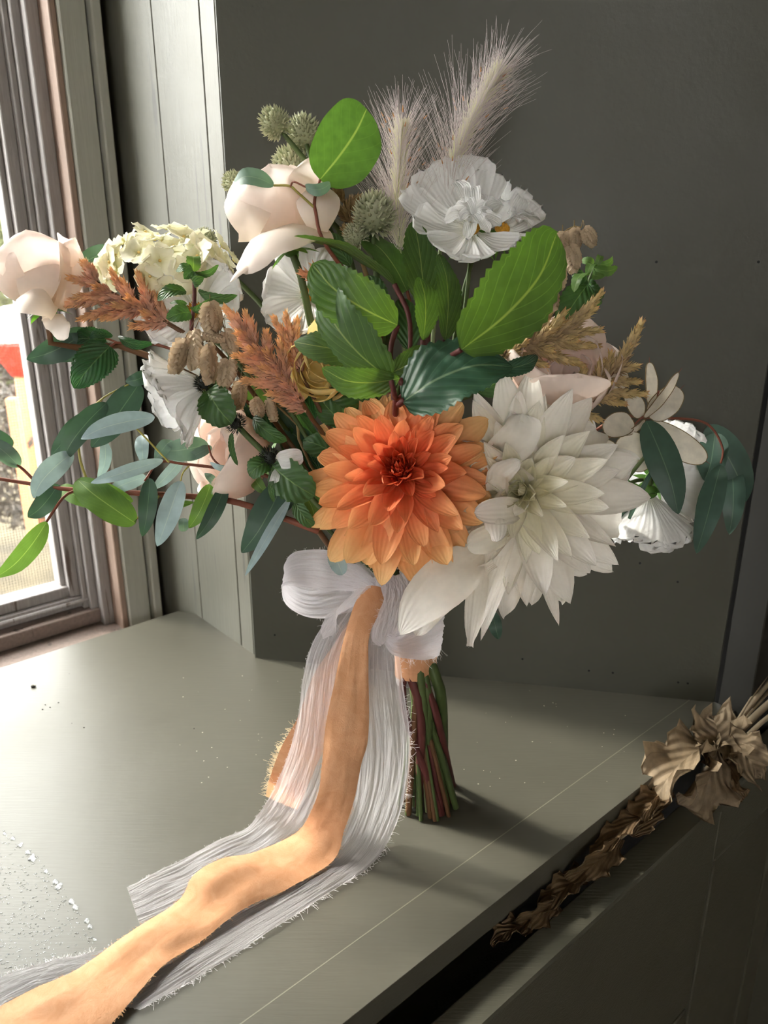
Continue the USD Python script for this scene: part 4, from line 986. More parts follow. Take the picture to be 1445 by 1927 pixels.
# fountain grass plumes
M_plume = plant('plume_bristle', [(0, lin(222, 216, 180)), (1, lin(216, 204, 206))], trans=.3, rough=.6, mottle=.05)
M_bristle = mat('grass_bristle', {'p': ('principled_bsdf', {'base_color': lin(214, 202, 200), 'roughness': .5}), 't': ('translucent_bsdf', {'color': lin(214, 202, 200)}), 'm': ('mix_closure', {'fac': .4})}, [('p.BSDF', 'm.closure1'), ('t.BSDF', 'm.closure2')], surface='m.closure')
M_bristle_in = mat('grass_bristle_inner', {'p': ('principled_bsdf', {'base_color': lin(228, 226, 192), 'roughness': .6}), 't': ('translucent_bsdf', {'color': lin(228, 226, 192)}), 'm': ('mix_closure', {'fac': .4})}, [('p.BSDF', 'm.closure1'), ('t.BSDF', 'm.closure2')], surface='m.closure')
M_floret = flat('plume_floret', lin(196, 142, 92), .6)
def plume(label, pts, blen, n, sd, spread=(.32, .75)):
    r = np.random.default_rng(sd)
    A = crom([at(*p) for p in pts], 30); T = np.gradient(A, axis=0); T /= np.linalg.norm(T, axis=1, keepdims=True)
    t = thing('fountain_grass', label, 'grass plume', A[0], 'feathery grass plumes')
    obj('stalk', tube(A, [.0014, .0005], 5), M_stem_pale, t)
    L, Rd, L2, R2, Fl = [], [], [], [], []
    for i in range(n):
        f = r.random(); k = int(f * 29)
        a = A[k]; tt = T[k]
        d = unit(np.cross(tt, r.normal(size=3)))
        out = math.sin(r.uniform(*spread)) * (1 - .45 * f)
        v = unit(tt * (1 - .1 * f) + d * out)
        l = blen * r.uniform(.45, 1.1) * (.75 + .5 * math.sin(math.pi * min(1, f + .15)))
        g = r.normal(size=3) * .05
        s = np.linspace(0, 1, 5)[:, None]
        P = a + d * .002 + v * l * s + (g + d * .10) * l * s ** 2
        L.append(P); Rd.append(np.linspace(.00012, .00005, 5))
    for i in range(int(n * .8)):
        k = int(r.random() * 28); d = unit(np.cross(T[k], r.normal(size=3)))
        v = unit(T[k] + d * r.uniform(.3, .8)); l = r.uniform(.007, .016)
        s = np.linspace(0, 1, 4)[:, None]
        L2.append(A[k] + v * l * s); R2.append(np.array([.0003, .0005, .0003, .00012]))
    for i in range(40):
        k = int(r.uniform(4, 28)); d = unit(np.cross(T[k], r.normal(size=3))); p = A[k] + d * r.uniform(.006, .016) + T[k] * .008
        Fl.append(tube([p, p + unit(T[k] + d) * .003], [.0005, .0002], 4))
    curves('bristles', L, Rd, M_bristle, t, kind='stuff')
    curves('inner_bristles', L2, R2, M_bristle_in, t, kind='stuff')
    obj('florets', join(Fl), M_floret, t, kind='stuff')
    stem(t, A[0], -T[0], r=.0016, m=M_stem_pale)
plume('taller feathery fountain grass plume leaning right at the top of the bouquet', [(838, 420, .520), (858, 300, .515), (900, 200, .51), (948, 120, .508)], .045, 720, 41, (.2, 1.0))
plume('shorter upright fountain grass plume beside the big round leaf', [(752, 470, .520), (748, 370, .515), (752, 290, .512), (756, 225, .51)], .042, 600, 42, (.2, .95))

# plumes of many small pointed bracts: celosia, and brown and yellow spikes
def bract_lobe(b, e, w, m_n, r, dens=1.0):
    """One tapering lobe of a plume from b to e, w its half width."""
    v = e - b; L = np.linalg.norm(v); d = v / L; n = int(70 * dens * max(.6, L / .02))
    ms_ = []
    s = unit(np.cross(d, [.3, .5, .8])); q = np.cross(d, s)
    for i in range(n):
        f = (i + r.random()) / n; ph = i * 2.39996 + r.normal() * .3
        R = w * (1 - f) ** .7 * min(1, .4 + 3 * f)
        rad = s * math.cos(ph) + q * math.sin(ph)
        p = b + v * f * .93 + rad * R * .35
        g = unit(d * 1.0 + rad * (.75 - .4 * f) + r.normal(size=3) * .12)
        l = (.0035 + .45 * R + .0015) * r.uniform(.75, 1.25)
        x = unit(np.cross(g, rad + r.normal(size=3) * .2)); ww = l * r.uniform(.13, .2)
        nrm = np.cross(x, g)
        V = np.array([p - x * ww * .5, p + x * ww * .5, p + g * l * .45 + x * ww + nrm * ww * .4, p + g * l * .45 - x * ww + nrm * ww * .4, p + g * l * .45 - nrm * ww * .5, p + g * l])
        F = np.array([[0, 1, 4], [1, 2, 4], [0, 4, 3], [3, 4, 5], [4, 2, 5], [0, 3, 2], [0, 2, 1], [3, 5, 2]])
        ms_.append((V, F, np.array([[.5, f * .6], [.5, f * .6], [.5, f * .7 + .1], [.5, f * .7 + .1], [.5, f * .7 + .1], [.5, f * .7 + .3]])))
    core = tube([b, b + v * .5, e], [w * .4, w * .3, .0003], 5)
    return join(ms_ + [(core[0], core[1], np.tile([[.5, .2]], (len(core[0]), 1)))])
M_cel = plant('celosia_orange', [(0, lin(212, 168, 154)), (.45, lin(238, 190, 158)), (.8, lin(246, 202, 146)), (1, lin(252, 216, 160))], trans=.32, rough=.55, mottle=.2)
M_celb = plant('celosia_bronze', [(0, lin(172, 146, 122)), (.45, lin(206, 182, 134)), (.8, lin(222, 198, 136)), (1, lin(234, 166, 118))], trans=.3, rough=.55, mottle=.2)
M_pink = plant('celosia_pink', [(0, lin(196, 140, 120)), (.5, lin(222, 160, 118)), (1, lin(236, 186, 150))], trans=.32, rough=.55, mottle=.2)
M_ygreen = plant('celosia_yellow', [(0, lin(150, 146, 92)), (1, lin(214, 206, 140))], trans=.3, rough=.55, mottle=.15)
def celosia(label, axis, tips, m, sd, w=.0042, name='celosia_plume', cat='flower', dens=1.0, root=None, rs=.0018, sm=None):
    """axis: the plume's spine from bottom to top; tips: (u, v, depth shift, place along the spine)."""
    r = np.random.default_rng(sd); A = crom([at(*p) for p in axis], 20)
    t = thing(name, label, cat, A[0])
    obj('stalk', tube(A, [.0018, .0010], 6), sm or M_stem_brown, t)
    for u, v, dd, f in tips:
        k = int(f * 19); b = A[k]
        d0 = (b - EYE) @ FW
        e = at(u, v, d0 + dd)
        obj('lobe', bract_lobe(b, e, w * r.uniform(.85, 1.2), 0, r, dens), m, t, smooth=False)
    stem(t, A[0], A[0] - A[3], r=rs, m=sm or M_stem_brown)
celosia('orange celosia plume fanning left toward the far left rose', [(352, 630, .535), (310, 605, .53), (260, 575, .525), (205, 548, .52), (165, 515, .517)],
        [(158, 493, .0, .97), (131, 523, -.004, .9), (88, 579, .004, .75), (141, 558, -.006, .72), (146, 602, -.004, .60), (206, 507, .006, .62), (232, 530, .002, .6), (259, 513, .004, .4), (286, 548, .002, .22), (243, 614, -.006, .25), (190, 600, -.006, .5), (215, 575, -.010, .5), (180, 540, -.008, .8), (270, 590, -.008, .3), (240, 560, -.010, .45), (200, 585, .006, .6)], M_cel, 51)
celosia('orange celosia plume in front, between the seed pods and the orange dahlia', [(588, 790, .52), (560, 745, .51), (530, 705, .502), (490, 660, .498), (450, 615, .495)],
        [(424, 580, .0, .97), (461, 588, .002, .85), (447, 625, -.006, .85), (449, 645, .0, .7), (440, 668, -.004, .62), (466, 694, .0, .5), (455, 715, .0, .4), (524, 640, -.006, .45), (500, 625, .0, .7), (492, 690, -.008, .45), (505, 740, -.004, .25), (520, 700, -.010, .3), (500, 660, -.010, .55), (545, 735, -.004, .2), (470, 655, -.010, .7), (525, 755, .0, .12)], M_cel, 52, w=.0046)
celosia('small forked orange celosia plume right behind the front plume', [(618, 800, .53), (580, 730, .52), (560, 690, .515), (545, 650, .512)],
        [(515, 596, -.004, .95), (537, 588, .0, .97), (559, 602, .003, .95), (560, 640, .003, .7), (528, 625, -.004, .8), (530, 645, .002, .75)], M_cel, 53, w=.0034)
celosia('bronze celosia plume on the right behind the large dahlia leaf', [(925, 690, .545), (970, 660, .545), (1030, 640, .548), (1085, 605, .55)],
        [(1066, 583, -.006, .6), (1060, 603, -.008, .5), (1136, 548, .0, .97), (1120, 580, .0, .9), (1132, 621, -.002, .8), (1131, 651, .0, .62), (1103, 688, .0, .45), (1087, 594, .0, .8), (1040, 660, -.008, .5), (1085, 640, -.008, .7), (1000, 610, -.006, .3), (1010, 580, .004, .35), (990, 640, -.01, .2), (1030, 690, -.004, .3), (960, 600, .0, .1), (1050, 560, .006, .5)], M_celb, 54, w=.0046)
celosia('bronze celosia plume at the right with one long orange tip', [(1040, 800, .55), (1085, 760, .548), (1135, 720, .548), (1180, 670, .548)],
        [(1209, 603, .0, .97), (1185, 650, -.003, .85), (1199, 688, -.003, .85), (1219, 742, .0, .55), (1205, 718, .0, .7), (1132, 677, .0, .6), (1100, 690, .0, .35), (1150, 665, .0, .75), (1130, 790, -.004, .3), (1175, 760, -.006, .5), (1090, 770, -.006, .1), (1150, 720, -.008, .55), (1120, 740, -.008, .35)], M_celb, 55, w=.0046)
celosia('pinkish celosia tip behind the toothed leaves', [(690, 640, .52), (640, 560, .515), (600, 520, .512)], [(565, 512, 0, .97), (590, 500, .002, .9), (610, 560, -.004, .7), (640, 590, -.004, .5), (600, 545, .0, .8)], M_pink, 56, w=.0036)
celosia('pale yellow celosia spike above the yellow roses', [(680, 680, .545), (655, 610, .54), (630, 590, .538)], [(578, 592, 0, .95), (600, 575, .003, .9), (640, 575, .003, .7), (655, 585, .0, .6)], M_ygreen, 57, w=.0034)
celosia('fuzzy tan grass spike between the upper blush rose and the thistle heads', [(690, 520, .53), (668, 450, .525), (655, 400, .522), (640, 365, .52)],
        [(632, 352, .0, .95), (672, 372, .0, .85), (640, 395, -.004, .7), (676, 410, -.002, .6), (650, 430, -.004, .5), (680, 440, .0, .4), (660, 380, -.004, .8)], M_tan, 58, w=.0042, name='tan_grass_spike', cat='grass spike', dens=1.3, sm=M_stem_tan)

# rattlesnake grass: hanging pods of overlapping scales
M_pod = plant('dry_pod', [(0, lin(194, 172, 144)), (.6, lin(206, 186, 158)), (1, lin(216, 198, 170))], trans=.25, rough=.6, veins=.15, nveins=7, vcol=lin(170, 146, 118), mottle=.12)
def pod(b, e, hw, r):
    v = e - b; L = np.linalg.norm(v); d = v / L
    f = unit(EYE - b); f = unit(f - d * (f @ d) + unit(np.cross(d, f)) * r.normal() * .7); f = unit(f - d * (f @ d)); s = np.cross(d, f)
    ms_ = []
    n = 6
    for i in range(n):
        for sg in (-1, 1):
            q = (i + .25 * (sg + 1)) / n
            w = hw * (math.sin(math.pi * (q * .82 + .16)) ** .7)
            p0 = b + v * q * .86
            P = [p0 - s * sg * w * .1 + f * hw * .10, p0 + s * sg * w * .6 + d * L * .05 + f * hw * .52, p0 + s * sg * w * .95 + d * L * .17 + f * hw * .12, p0 + s * sg * w * .62 + d * L * .24]
            ms_.append(blade(crom(P, 6), hw * .52, up=f, nu=4, nv=6, prof=(.5, .4), base=.5, wrap=.6))
            P = [p - 2 * f * ((p - b) @ f) for p in P]
            ms_.append(blade(crom(P, 6), hw * .52, up=-f, nu=4, nv=6, prof=(.5, .4), base=.5, wrap=.6))
    core = tube([b, b + v * .3, b + v * .7, e], [hw * .3, hw * .62, hw * .5, hw * .12], 7, n=8)
    return join(ms_ + [core])
def briza(label, pods, root, nodes, sd):
    r = np.random.default_rng(sd); R0 = at(*root)
    t = thing('rattlesnake_grass', label, 'seed pods', R0)
    trunk = crom([R0] + [at(*q) for q in nodes], 24)
    obj('stalk', tube(trunk, [.0010, .0005], 5), M_stem_tan, t)
    for bu, bv, eu, ev, hw, dd in pods:
        b, e = at(bu, bv, dd), at(eu, ev, dd)
        obj('seed_pod', pod(b, e, hw * dd / FPX, r), M_pod, t)
        k = np.argmin(np.linalg.norm(trunk - b - UP * .006, axis=1))
        obj('thread', tube(crom([trunk[k], (trunk[k] + b) / 2 + UP * .006, b], 8), [.0003, .0003], 4), M_stem_tan, t)
    stem(t, R0, camdir(.3, -.9, 0), r=.0013, m=M_stem_tan)
briza('drooping dry rattlesnake grass pods in front of the left cosmos', [(395, 572, 398, 632, 19, .505), (348, 638, 325, 704, 17, .498), (366, 622, 364, 696, 15, .500), (390, 648, 394, 724, 16, .498), (382, 632, 424, 640, 11, .503), (425, 625, 442, 668, 16, .507), (432, 678, 418, 732, 17, .503), (452, 716, 448, 772, 13, .515), (478, 752, 492, 786, 12, .525), (506, 752, 516, 792, 13, .525), (398, 600, 402, 640, 12, .512)],
      (560, 800, .54), [(500, 740, .53), (440, 660, .52), (415, 600, .515), (395, 566, .508)], 61)
briza('dry rattlesnake grass pods at the right beside the large dahlia leaf', [(1058, 440, 1048, 482, 15, .535), (1080, 434, 1082, 466, 15, .54), (1100, 432, 1118, 464, 13, .54), (1072, 466, 1080, 514, 16, .535), (1034, 500, 1036, 556, 14, .54), (1052, 500, 1052, 548, 12, .545), (1006, 532, 1004, 576, 14, .54), (1038, 530, 1044, 586, 12, .545), (1014, 500, 1022, 530, 12, .55), (1058, 478, 1060, 510, 11, .545), (980, 560, 985, 600, 12, .548)],
      (990, 720, .565), [(1010, 600, .555), (1030, 480, .55), (1070, 430, .545), (1094, 428, .542)], 62)

# honesty: flat papery pods
M_lun = plant('honesty_pod', [(0, lin(224, 216, 200)), (1, lin(230, 222, 208))], trans=.4, rough=.38, mottle=.14, spec=.5)
t = thing('honesty_branch', 'branch of flat papery honesty pods at the right of the white dahlia', 'seed pods', at(1120, 840, .575))
twig(t, [(1060, 880, .585), (1140, 825, .575), (1172, 818, .572), (1205, 788, .568), (1226, 770, .565), (1240, 735, .56)], [.0012, .0007], M_twig, seg=24)
for b, e, hw, ro in (((1212, 786, .560), (1277, 701, .555), 13, .9), ((1222, 786, .566), (1280, 732, .562), 26, .2), ((1224, 764, .572), (1222, 682, .57), 13, .6), ((1218, 798, .578), (1328, 868, .575), 25, .1), ((1190, 790, .570), (1136, 812, .562), 24, .2), ((1206, 786, .57), (1180, 736, .568), 17, .4), ((1170, 820, .574), (1222, 880, .57), 32, .1), ((1174, 818, .57), (1214, 790, .568), 8, .9), ((1150, 830, .572), (1120, 870, .568), 20, .3), ((1178, 730, .572), (1150, 690, .575), 16, .4), ((1165, 745, .575), (1140, 700, .58), 14, .3), ((1120, 840, .57), (1090, 800, .57), 18, .3)):
    B, E = at(*b), at(*e)
    g = part_group('seed_pod', t, B)
    v = E - B; f = unit(EYE - B); f = unit(f - unit(v) * (f @ unit(v))); s = np.cross(unit(v), f)
    f, s = f * math.cos(ro) + s * math.sin(ro), s * math.cos(ro) - f * math.sin(ro)
    m_ = blade(crom([B, B + v * .5 + f * .002, E], 8), hw * b[2] / FPX, up=f, nu=8, nv=16, prof=(.42, .42), wrap=.15, ruf=.04)
    obj('disc', m_, M_lun, g)
    Vg = m_[0].reshape(17, 9, 3)
    obj('rim', tube(np.vstack([Vg[:, 0], Vg[::-1, -1]]), [.00035, .00035], 4), M_stem_tan, g)
    obj('point', tube([E, E + unit(v) * .004], [.0003, .0001], 4), M_twig, g)
stem(t, at(1060, 880, .585), camdir(-.6, -.6, 0), r=.0016, m=M_stem_tan)
# ================================================================== RIBBONS
def cloth_mat(name, col, sheer, freq, rough=.85, jag=.28):
    """Crinkled gauze: fine lengthwise crinkles in relief, partly open weave."""
    nodes = {'uv': ('uvmap', {'attribute': 'st'}), 'mp': ('mapping', {'scale': (freq, 2.2, 1)}), 'n': ('noise_texture', {'scale': 1.0, 'detail': 3.0, 'roughness': .6, 'distortion': .6}),
             'mp2': ('mapping', {'scale': (freq * .28, 1.4, 1), 'location': (3.3, 1.7, 0)}), 'n2': ('noise_texture', {'scale': 1.0, 'detail': 2.0}),
             'b': ('bump', {'strength': 1.0, 'distance': .0016}),
             'mr': ('map_range', {'from_min': .38, 'from_max': .68, 'to_min': sheer, 'to_max': sheer * (1 - jag), 'clamp': True}),
             'mc': ('map_range', {'from_min': .3, 'from_max': .7, 'to_min': .93, 'to_max': 1.0, 'clamp': True}), 'cs': ('vector_math', {'math_type': 'scale', 'vector1': col}),
             'ad': ('math', {'math_type': 'add'}),
             'p': ('principled_bsdf', {'roughness': rough, 'specular_ior_level': .15, 'sheen_weight': .15}), 't': ('translucent_bsdf', {'color': col}),
             'm1': ('mix_closure', {'fac': .42}), 'tr': ('transparent_bsdf', {'color': (1, 1, 1)}), 'm2': ('mix_closure', {})}
    links = [('uv.UV', 'mp.vector'), ('mp.vector', 'n.vector'), ('uv.UV', 'mp2.vector'), ('mp2.vector', 'n2.vector'), ('n.fac', 'ad.value1'), ('n2.fac', 'ad.value2'), ('ad.value', 'b.height'), ('b.normal', 'p.normal'),
             ('n.fac', 'mr.value'), ('n.fac', 'mc.value'), ('mc.result', 'cs.scale'), ('cs.vector', 'p.base_color'),
             ('p.BSDF', 'm1.closure1'), ('t.BSDF', 'm1.closure2'), ('mr.result', 'm2.fac'), ('m1.closure', 'm2.closure1'), ('tr.BSDF', 'm2.closure2')]
    return mat(name, nodes, links, surface='m2.closure')
M_gauze = cloth_mat('white_gauze', lin(240, 236, 240), .56, 60)
M_gauze_dense = cloth_mat('white_gauze_folded', lin(240, 236, 240), .22, 46)
M_thread = mat('white_thread', {'p': ('principled_bsdf', {'base_color': lin(240, 236, 238), 'roughness': .8})}, [])
M_peach_thread = mat('peach_thread', {'p': ('principled_bsdf', {'base_color': lin(238, 190, 140), 'roughness': .8})}, [])
M_cream_thread = mat('cream_thread', {'p': ('principled_bsdf', {'base_color': lin(236, 214, 176), 'roughness': .8})}, [])
def velvet(name, col, lite):
    nodes = {'tc': ('texture_coordinate', {}), 'n': ('noise_texture', {'scale': 90., 'detail': 5., 'roughness': .65, 'distortion': .8}), 'n2': ('noise_texture', {'scale': 900., 'detail': 2.}),
             'r': ('map_range', {'from_min': .38, 'from_max': .66, 'to_min': 0., 'to_max': 1., 'clamp': True}), 'mx': ('mix_color', {'a': col, 'b': lite}),
             'b': ('bump', {'strength': .5, 'distance': .0004}),
             'p': ('principled_bsdf', {'roughness': .8, 'specular_ior_level': .2, 'sheen_weight': .45, 'sheen_roughness': .35, 'sheen_tint': lin(255, 214, 170)})}
    return mat(name, nodes, [('tc.object', 'n.vector'), ('tc.object', 'n2.vector'), ('n.fac', 'r.value'), ('r.result', 'mx.fac'), ('mx.result', 'p.base_color'), ('n2.fac', 'b.height'), ('b.normal', 'p.normal')])
M_velvet = velvet('peach_velvet', lin(196, 144, 105), lin(206, 157, 120))
def pt(q):
    """(u, v, 'd', depth) or (u, v, 'z', height above the seat)."""
    return at(q[0], q[1], q[3]) if q[2] == 'd' else atz(q[0], q[1], q[3])
def ribbon_pts(Lp, Rp, nv=160, nu=110, crinkle=0.0, ripple=.0008, freq=5.0, sd=0, cup=0.0, floor_z=.0012, big=.0):
    from meshkit import fbm
    A, B = crom([pt(q) for q in Lp], nv), crom([pt(q) for q in Rp], nv)
    x = np.linspace(0, 1, nu + 1)
    V = A[:, None] * (1 - x[None, :, None]) + B[:, None] * x[None, :, None]
    T = np.gradient((A + B) / 2, axis=0); S = B - A
    N = np.cross(S, T); N /= np.linalg.norm(N, axis=1, keepdims=True) + 1e-12
    sgn = np.sign((N * (EYE - (A + B) / 2)).sum(1)); N *= sgn[:, None]
    t = np.linspace(0, 1, nv + 1)
    p = np.stack(np.broadcast_arrays(x[None, :] * freq * 2, t[:, None] * 7.0, np.full((1, 1), sd * 7.3)), -1)
    h = (fbm(p, 3, sd) - .5) * 2
    p2 = np.stack(np.broadcast_arrays(x[None, :] * 1.6, t[:, None] * 9.0, np.full((1, 1), sd * 3.1)), -1)
    h2 = (fbm(p2, 2, sd + 5) - .5) * 2
    if crinkle:
        p3 = np.stack(np.broadcast_arrays(x[None, :] * 38.0, t[:, None] * 22.0, np.full((1, 1), sd * 2.3)), -1)
        V = V + N[:, None] * ((fbm(p3, 2, sd + 9) - .5) * 2 * crinkle)[..., None]
    env = np.minimum(1, np.minimum(t, 1) * 8)[:, None]
    V = V + N[:, None] * ((h * ripple + h2 * big) * env + cup * (1 - (2 * x[None, :] - 1) ** 2))[..., None]
    V[..., 2] = np.maximum(V[..., 2], floor_z + .0002 * np.sin(x * 40)[None, :])
    uv = np.stack(np.broadcast_arrays(x[None, :], t[:, None] * 3.0), -1).reshape(-1, 2)
    return V, (V.reshape(-1, 3), grid_faces(nv, nu), uv), N
def fringe(edge, out, m, t, n, ln, r, rad=.00008):
    """Frayed threads along an edge polyline, pointing outwards."""
    L = []
    k = len(edge)
    for i in range(n):
        f = r.random() * (k - 1.001); j = int(f); p = edge[j] * (1 - (f - j)) + edge[j + 1] * (f - j)
        o = unit(out[j] + r.normal(size=3) * .45); l = ln * r.uniform(.3, 1.3)
        w = r.normal(size=3) * .5
        s = np.linspace(0, 1, 4)[:, None]
        q = p + o * l * s + w * l * s ** 2 * .8
        q[:, 2] = np.maximum(q[:, 2], .0006)
        L.append(q)
    curves('fringe', L, [rad] * len(L), m, t, kind='stuff')
rr = np.random.default_rng(77)
D = 'd'; Z = 'z'
K = at(722, 1110, .535)
gz = thing('gauze_ribbon', 'white crinkled gauze ribbon tied round the stems with loops and long tails on the seat', 'ribbon', K)
def tail(n, Lp, Rp, m, fr_m=M_thread, fl=.004, nf=260, sides=(0, 1), **k):
    V, ms_, N = ribbon_pts(Lp, Rp, crinkle=.0009, **k)
    o = obj(n, ms_, m, gz)
    for sd_ in sides:
        e = V[:, 0] if sd_ == 0 else V[:, -1]
        oo = (V[:, 0] - V[:, 1]) if sd_ == 0 else (V[:, -1] - V[:, -2])
        oo = oo / (np.linalg.norm(oo, axis=1, keepdims=True) + 1e-9)
        fringe(e, oo, fr_m, gz, nf, fl, rr)
    return V
# left tail, its end cut square on the seat
tail('tail', [(705, 1100, D, .534), (640, 1140, D, .532), (582, 1225, D, .530), (556, 1370, D, .540), (530, 1450, D, .550), (478, 1542, Z, .010), (400, 1585, Z, .005), (318, 1626, Z, .004), (238, 1666, Z, .003)],
     [(712, 1112, D, .530), (672, 1190, D, .527), (655, 1250, D, .527), (650, 1370, D, .537), (640, 1480, D, .553), (600, 1570, Z, .006), (500, 1640, Z, .005), (380, 1700, Z, .004), (264, 1742, Z, .003)], M_gauze, sides=(0,), fl=.0012, nf=200, sd=1, ripple=.0022, freq=6, big=.004)
# right tail, running under the velvet to the lower left
V = tail('tail', [(690, 1110, D, .536), (668, 1200, D, .533), (660, 1300, D, .536), (664, 1400, D, .545), (655, 1500, D, .556), (610, 1600, Z, .004), (520, 1660, Z, .003), (400, 1720, Z, .002), (280, 1790, Z, .002), (160, 1865, Z, .002)],
     [(722, 1115, D, .535), (746, 1200, D, .532), (758, 1285, D, .534), (772, 1400, D, .545), (763, 1495, D, .560), (738, 1572, Z, .008), (690, 1632, Z, .003), (590, 1700, Z, .002), (478, 1772, Z, .002), (264, 1902, Z, .002)], M_gauze, fl=.0032, nf=420, sd=2, ripple=.0020, freq=6, big=.003, floor_z=.0010)
# third tail that shows at the lower left beyond the velvet
tail('tail', [(300, 1742, Z, .003), (200, 1785, Z, .003), (150, 1797, Z, .003), (85, 1812, Z, .003), (20, 1832, Z, .003), (-60, 1872, Z, .003)],
     [(330, 1800, Z, .002), (250, 1830, Z, .002), (160, 1870, Z, .002), (80, 1905, Z, .002), (0, 1945, Z, .002), (-60, 1980, Z, .002)], M_gauze, sides=(0,), fl=.002, nf=160, nv=70, sd=3, ripple=.0015)
# loops of the bow
def loop(n, center, widths, m, sd, nu=48, nv=80, ripple=.0022, fr=None, up=None, fl=.004):
    from meshkit import fbm
    C = crom([at(*q) for q in center], nv); T = np.gradient(C, axis=0); T /= np.linalg.norm(T, axis=1, keepdims=True)
    w = np.interp(np.linspace(0, 1, nv + 1), np.linspace(0, 1, len(widths)), widths)
    s = np.asarray(up, float); S = []
    for tt in T:
        q = s - tt * (tt @ s); S.append(unit(q))
    S = np.array(S); N = np.cross(S, T); x = np.linspace(-1, 1, nu + 1); t = np.linspace(0, 1, nv + 1)
    p = np.stack(np.broadcast_arrays(x[None, :] * 9, t[:, None] * 9, np.full((1, 1), sd * 5.1)), -1)
    V = C[:, None] + S[:, None] * (x[None, :] * w[:, None])[..., None] + N[:, None] * ((fbm(p, 3, sd) - .5) * 2 * ripple)[..., None]
    uv = np.stack(np.broadcast_arrays(x[None, :] * .5 + .5, t[:, None] * 1.6), -1).reshape(-1, 2)
    obj(n, (V.reshape(-1, 3), grid_faces(nv, nu), uv), m, gz)
    for e, o in ((V[:, 0], -S), (V[:, -1], S)):
        fringe(e, o, M_thread, gz, 70, fl, rr, .00006)
    return V
loop('loop', [(712, 1112, .538), (665, 1088, .530), (605, 1072, .524), (556, 1072, .522), (534, 1086, .530), (545, 1112, .545), (585, 1130, .553), (640, 1122, .552), (708, 1116, .545)], [.004, .009, .014, .012, .006, .010, .0135, .012, .005], M_gauze_dense, 4, up=camdir(.15, .95, -.1), fl=.0015)
loop('loop', [(716, 1108, .532), (690, 1092, .526), (645, 1075, .524), (600, 1068, .528), (575, 1080, .540)], [.003, .008, .013, .012, .006], M_gauze, 5, up=camdir(.3, .9, .2), fl=.002)
loop('loop', [(716, 1116, .532), (680, 1120, .524), (640, 1150, .521), (606, 1195, .524)], [.003, .009, .012, .006], M_gauze, 15, up=camdir(.6, .7, .3), fl=.002)
loop('loop', [(748, 1082, .530), (752, 1120, .518), (740, 1165, .512), (728, 1196, .512), (735, 1212, .520)], [.0085, .0095, .0105, .0105, .009], M_gauze_dense, 6, up=camdir(1, .12, .1), fl=.0018)
loop('loop', [(728, 1200, .512), (745, 1212, .508), (775, 1208, .510), (808, 1195, .520), (832, 1185, .535), (828, 1180, .550), (790, 1180, .552)], [.004, .010, .0155, .018, .017, .014, .012], M_gauze_dense, 7, up=camdir(.10, 1, .1), fl=.004)
loop('loop', [(752, 1082, .532), (775, 1080, .530), (800, 1088, .535), (806, 1110, .545)], [.003, .007, .009, .008], M_gauze_dense, 9, up=camdir(.1, 1, .1))
obj('knot', ball(at(724, 1108, .535), .0105, 3, (1.0, .9, 1.15)), M_gauze_dense, gz)
# wrap of velvet with a gauze edge round the stems
def wrap_band(n, v0, v1, rad, m, node, seg=48):
    c0, c1 = at(787, v0, .575), at(788, v1, .578)
    rows = []
    for f in np.linspace(0, 1, 9):
        c = c0 * (1 - f) + c1 * f; a = np.arange(seg) * 2 * np.pi / seg
        R = rad * (1 + .012 * np.sin(a * 5 + f * 3) + .02 * np.sin(a * 2 + f * 5)) * (1 - .10 * math.sin(math.pi * f) * 0)
        rows.append(np.stack([BIND[0] + R * np.cos(a), BIND[1] + R * np.sin(a) * .92, np.full(seg, c[2]) + .0010 * np.sin(a * 3)], 1))
    V = np.concatenate(rows); uv = np.stack([np.tile(np.linspace(0, 6, seg), 9), np.repeat(np.linspace(0, 1, 9), seg)], 1)
    return obj(n, (V, grid_faces(8, seg, True), uv), m, node)
wrap_band('band', 1258, 1284, .0150, M_gauze_dense, gz)
vl = thing('velvet_ribbon', 'peach velvet ribbon trailing from the stems across the seat to the lower left corner', 'ribbon', at(700, 1130, .525))
wrap_band('band', 1170, 1268, .0158, M_velvet, vl)
Vv, ms_, N = ribbon_pts([(690, 1103, D, .5265), (668, 1135, D, .522), (650, 1195, D, .519), (629, 1286, D, .522), (612, 1370, D, .531), (605, 1445, D, .541), (596, 1500, D, .549), (562, 1562, Z, .012), (486, 1598, Z, .010), (417, 1617, Z, .015), (366, 1646, Z, .016), (338, 1694, Z, .008), (271, 1742, Z, .007), (145, 1820, Z, .006), (48, 1863, Z, .008), (-60, 1925, Z, .006)],
     [(716, 1105, D, .5255), (722, 1140, D, .522), (697, 1190, D, .514), (694, 1258, D, .518), (693, 1384, D, .530), (680, 1437, D, .538), (668, 1497, D, .546), (649, 1560, D, .556), (625, 1620, Z, .006), (545, 1668, Z, .005), (462, 1708, Z, .006), (390, 1760, Z, .005), (312, 1812, Z, .006), (243, 1888, Z, .005), (200, 1935, Z, .004), (120, 1990, Z, .004)],
     nv=220, nu=30, ripple=.0012, freq=1.6, sd=9, cup=.0030, floor_z=.0028, big=.0045)
obj('tail', ms_, M_velvet, vl)
for e, o in ((Vv[40:, 0], Vv[40:, 0] - Vv[40:, 1]), (Vv[85:, -1], Vv[85:, -1] - Vv[85:, -2])):
    fringe(e, o / (np.linalg.norm(o, axis=1, keepdims=True) + 1e-9), M_peach_thread, vl, 420, .0014, rr, .00007)
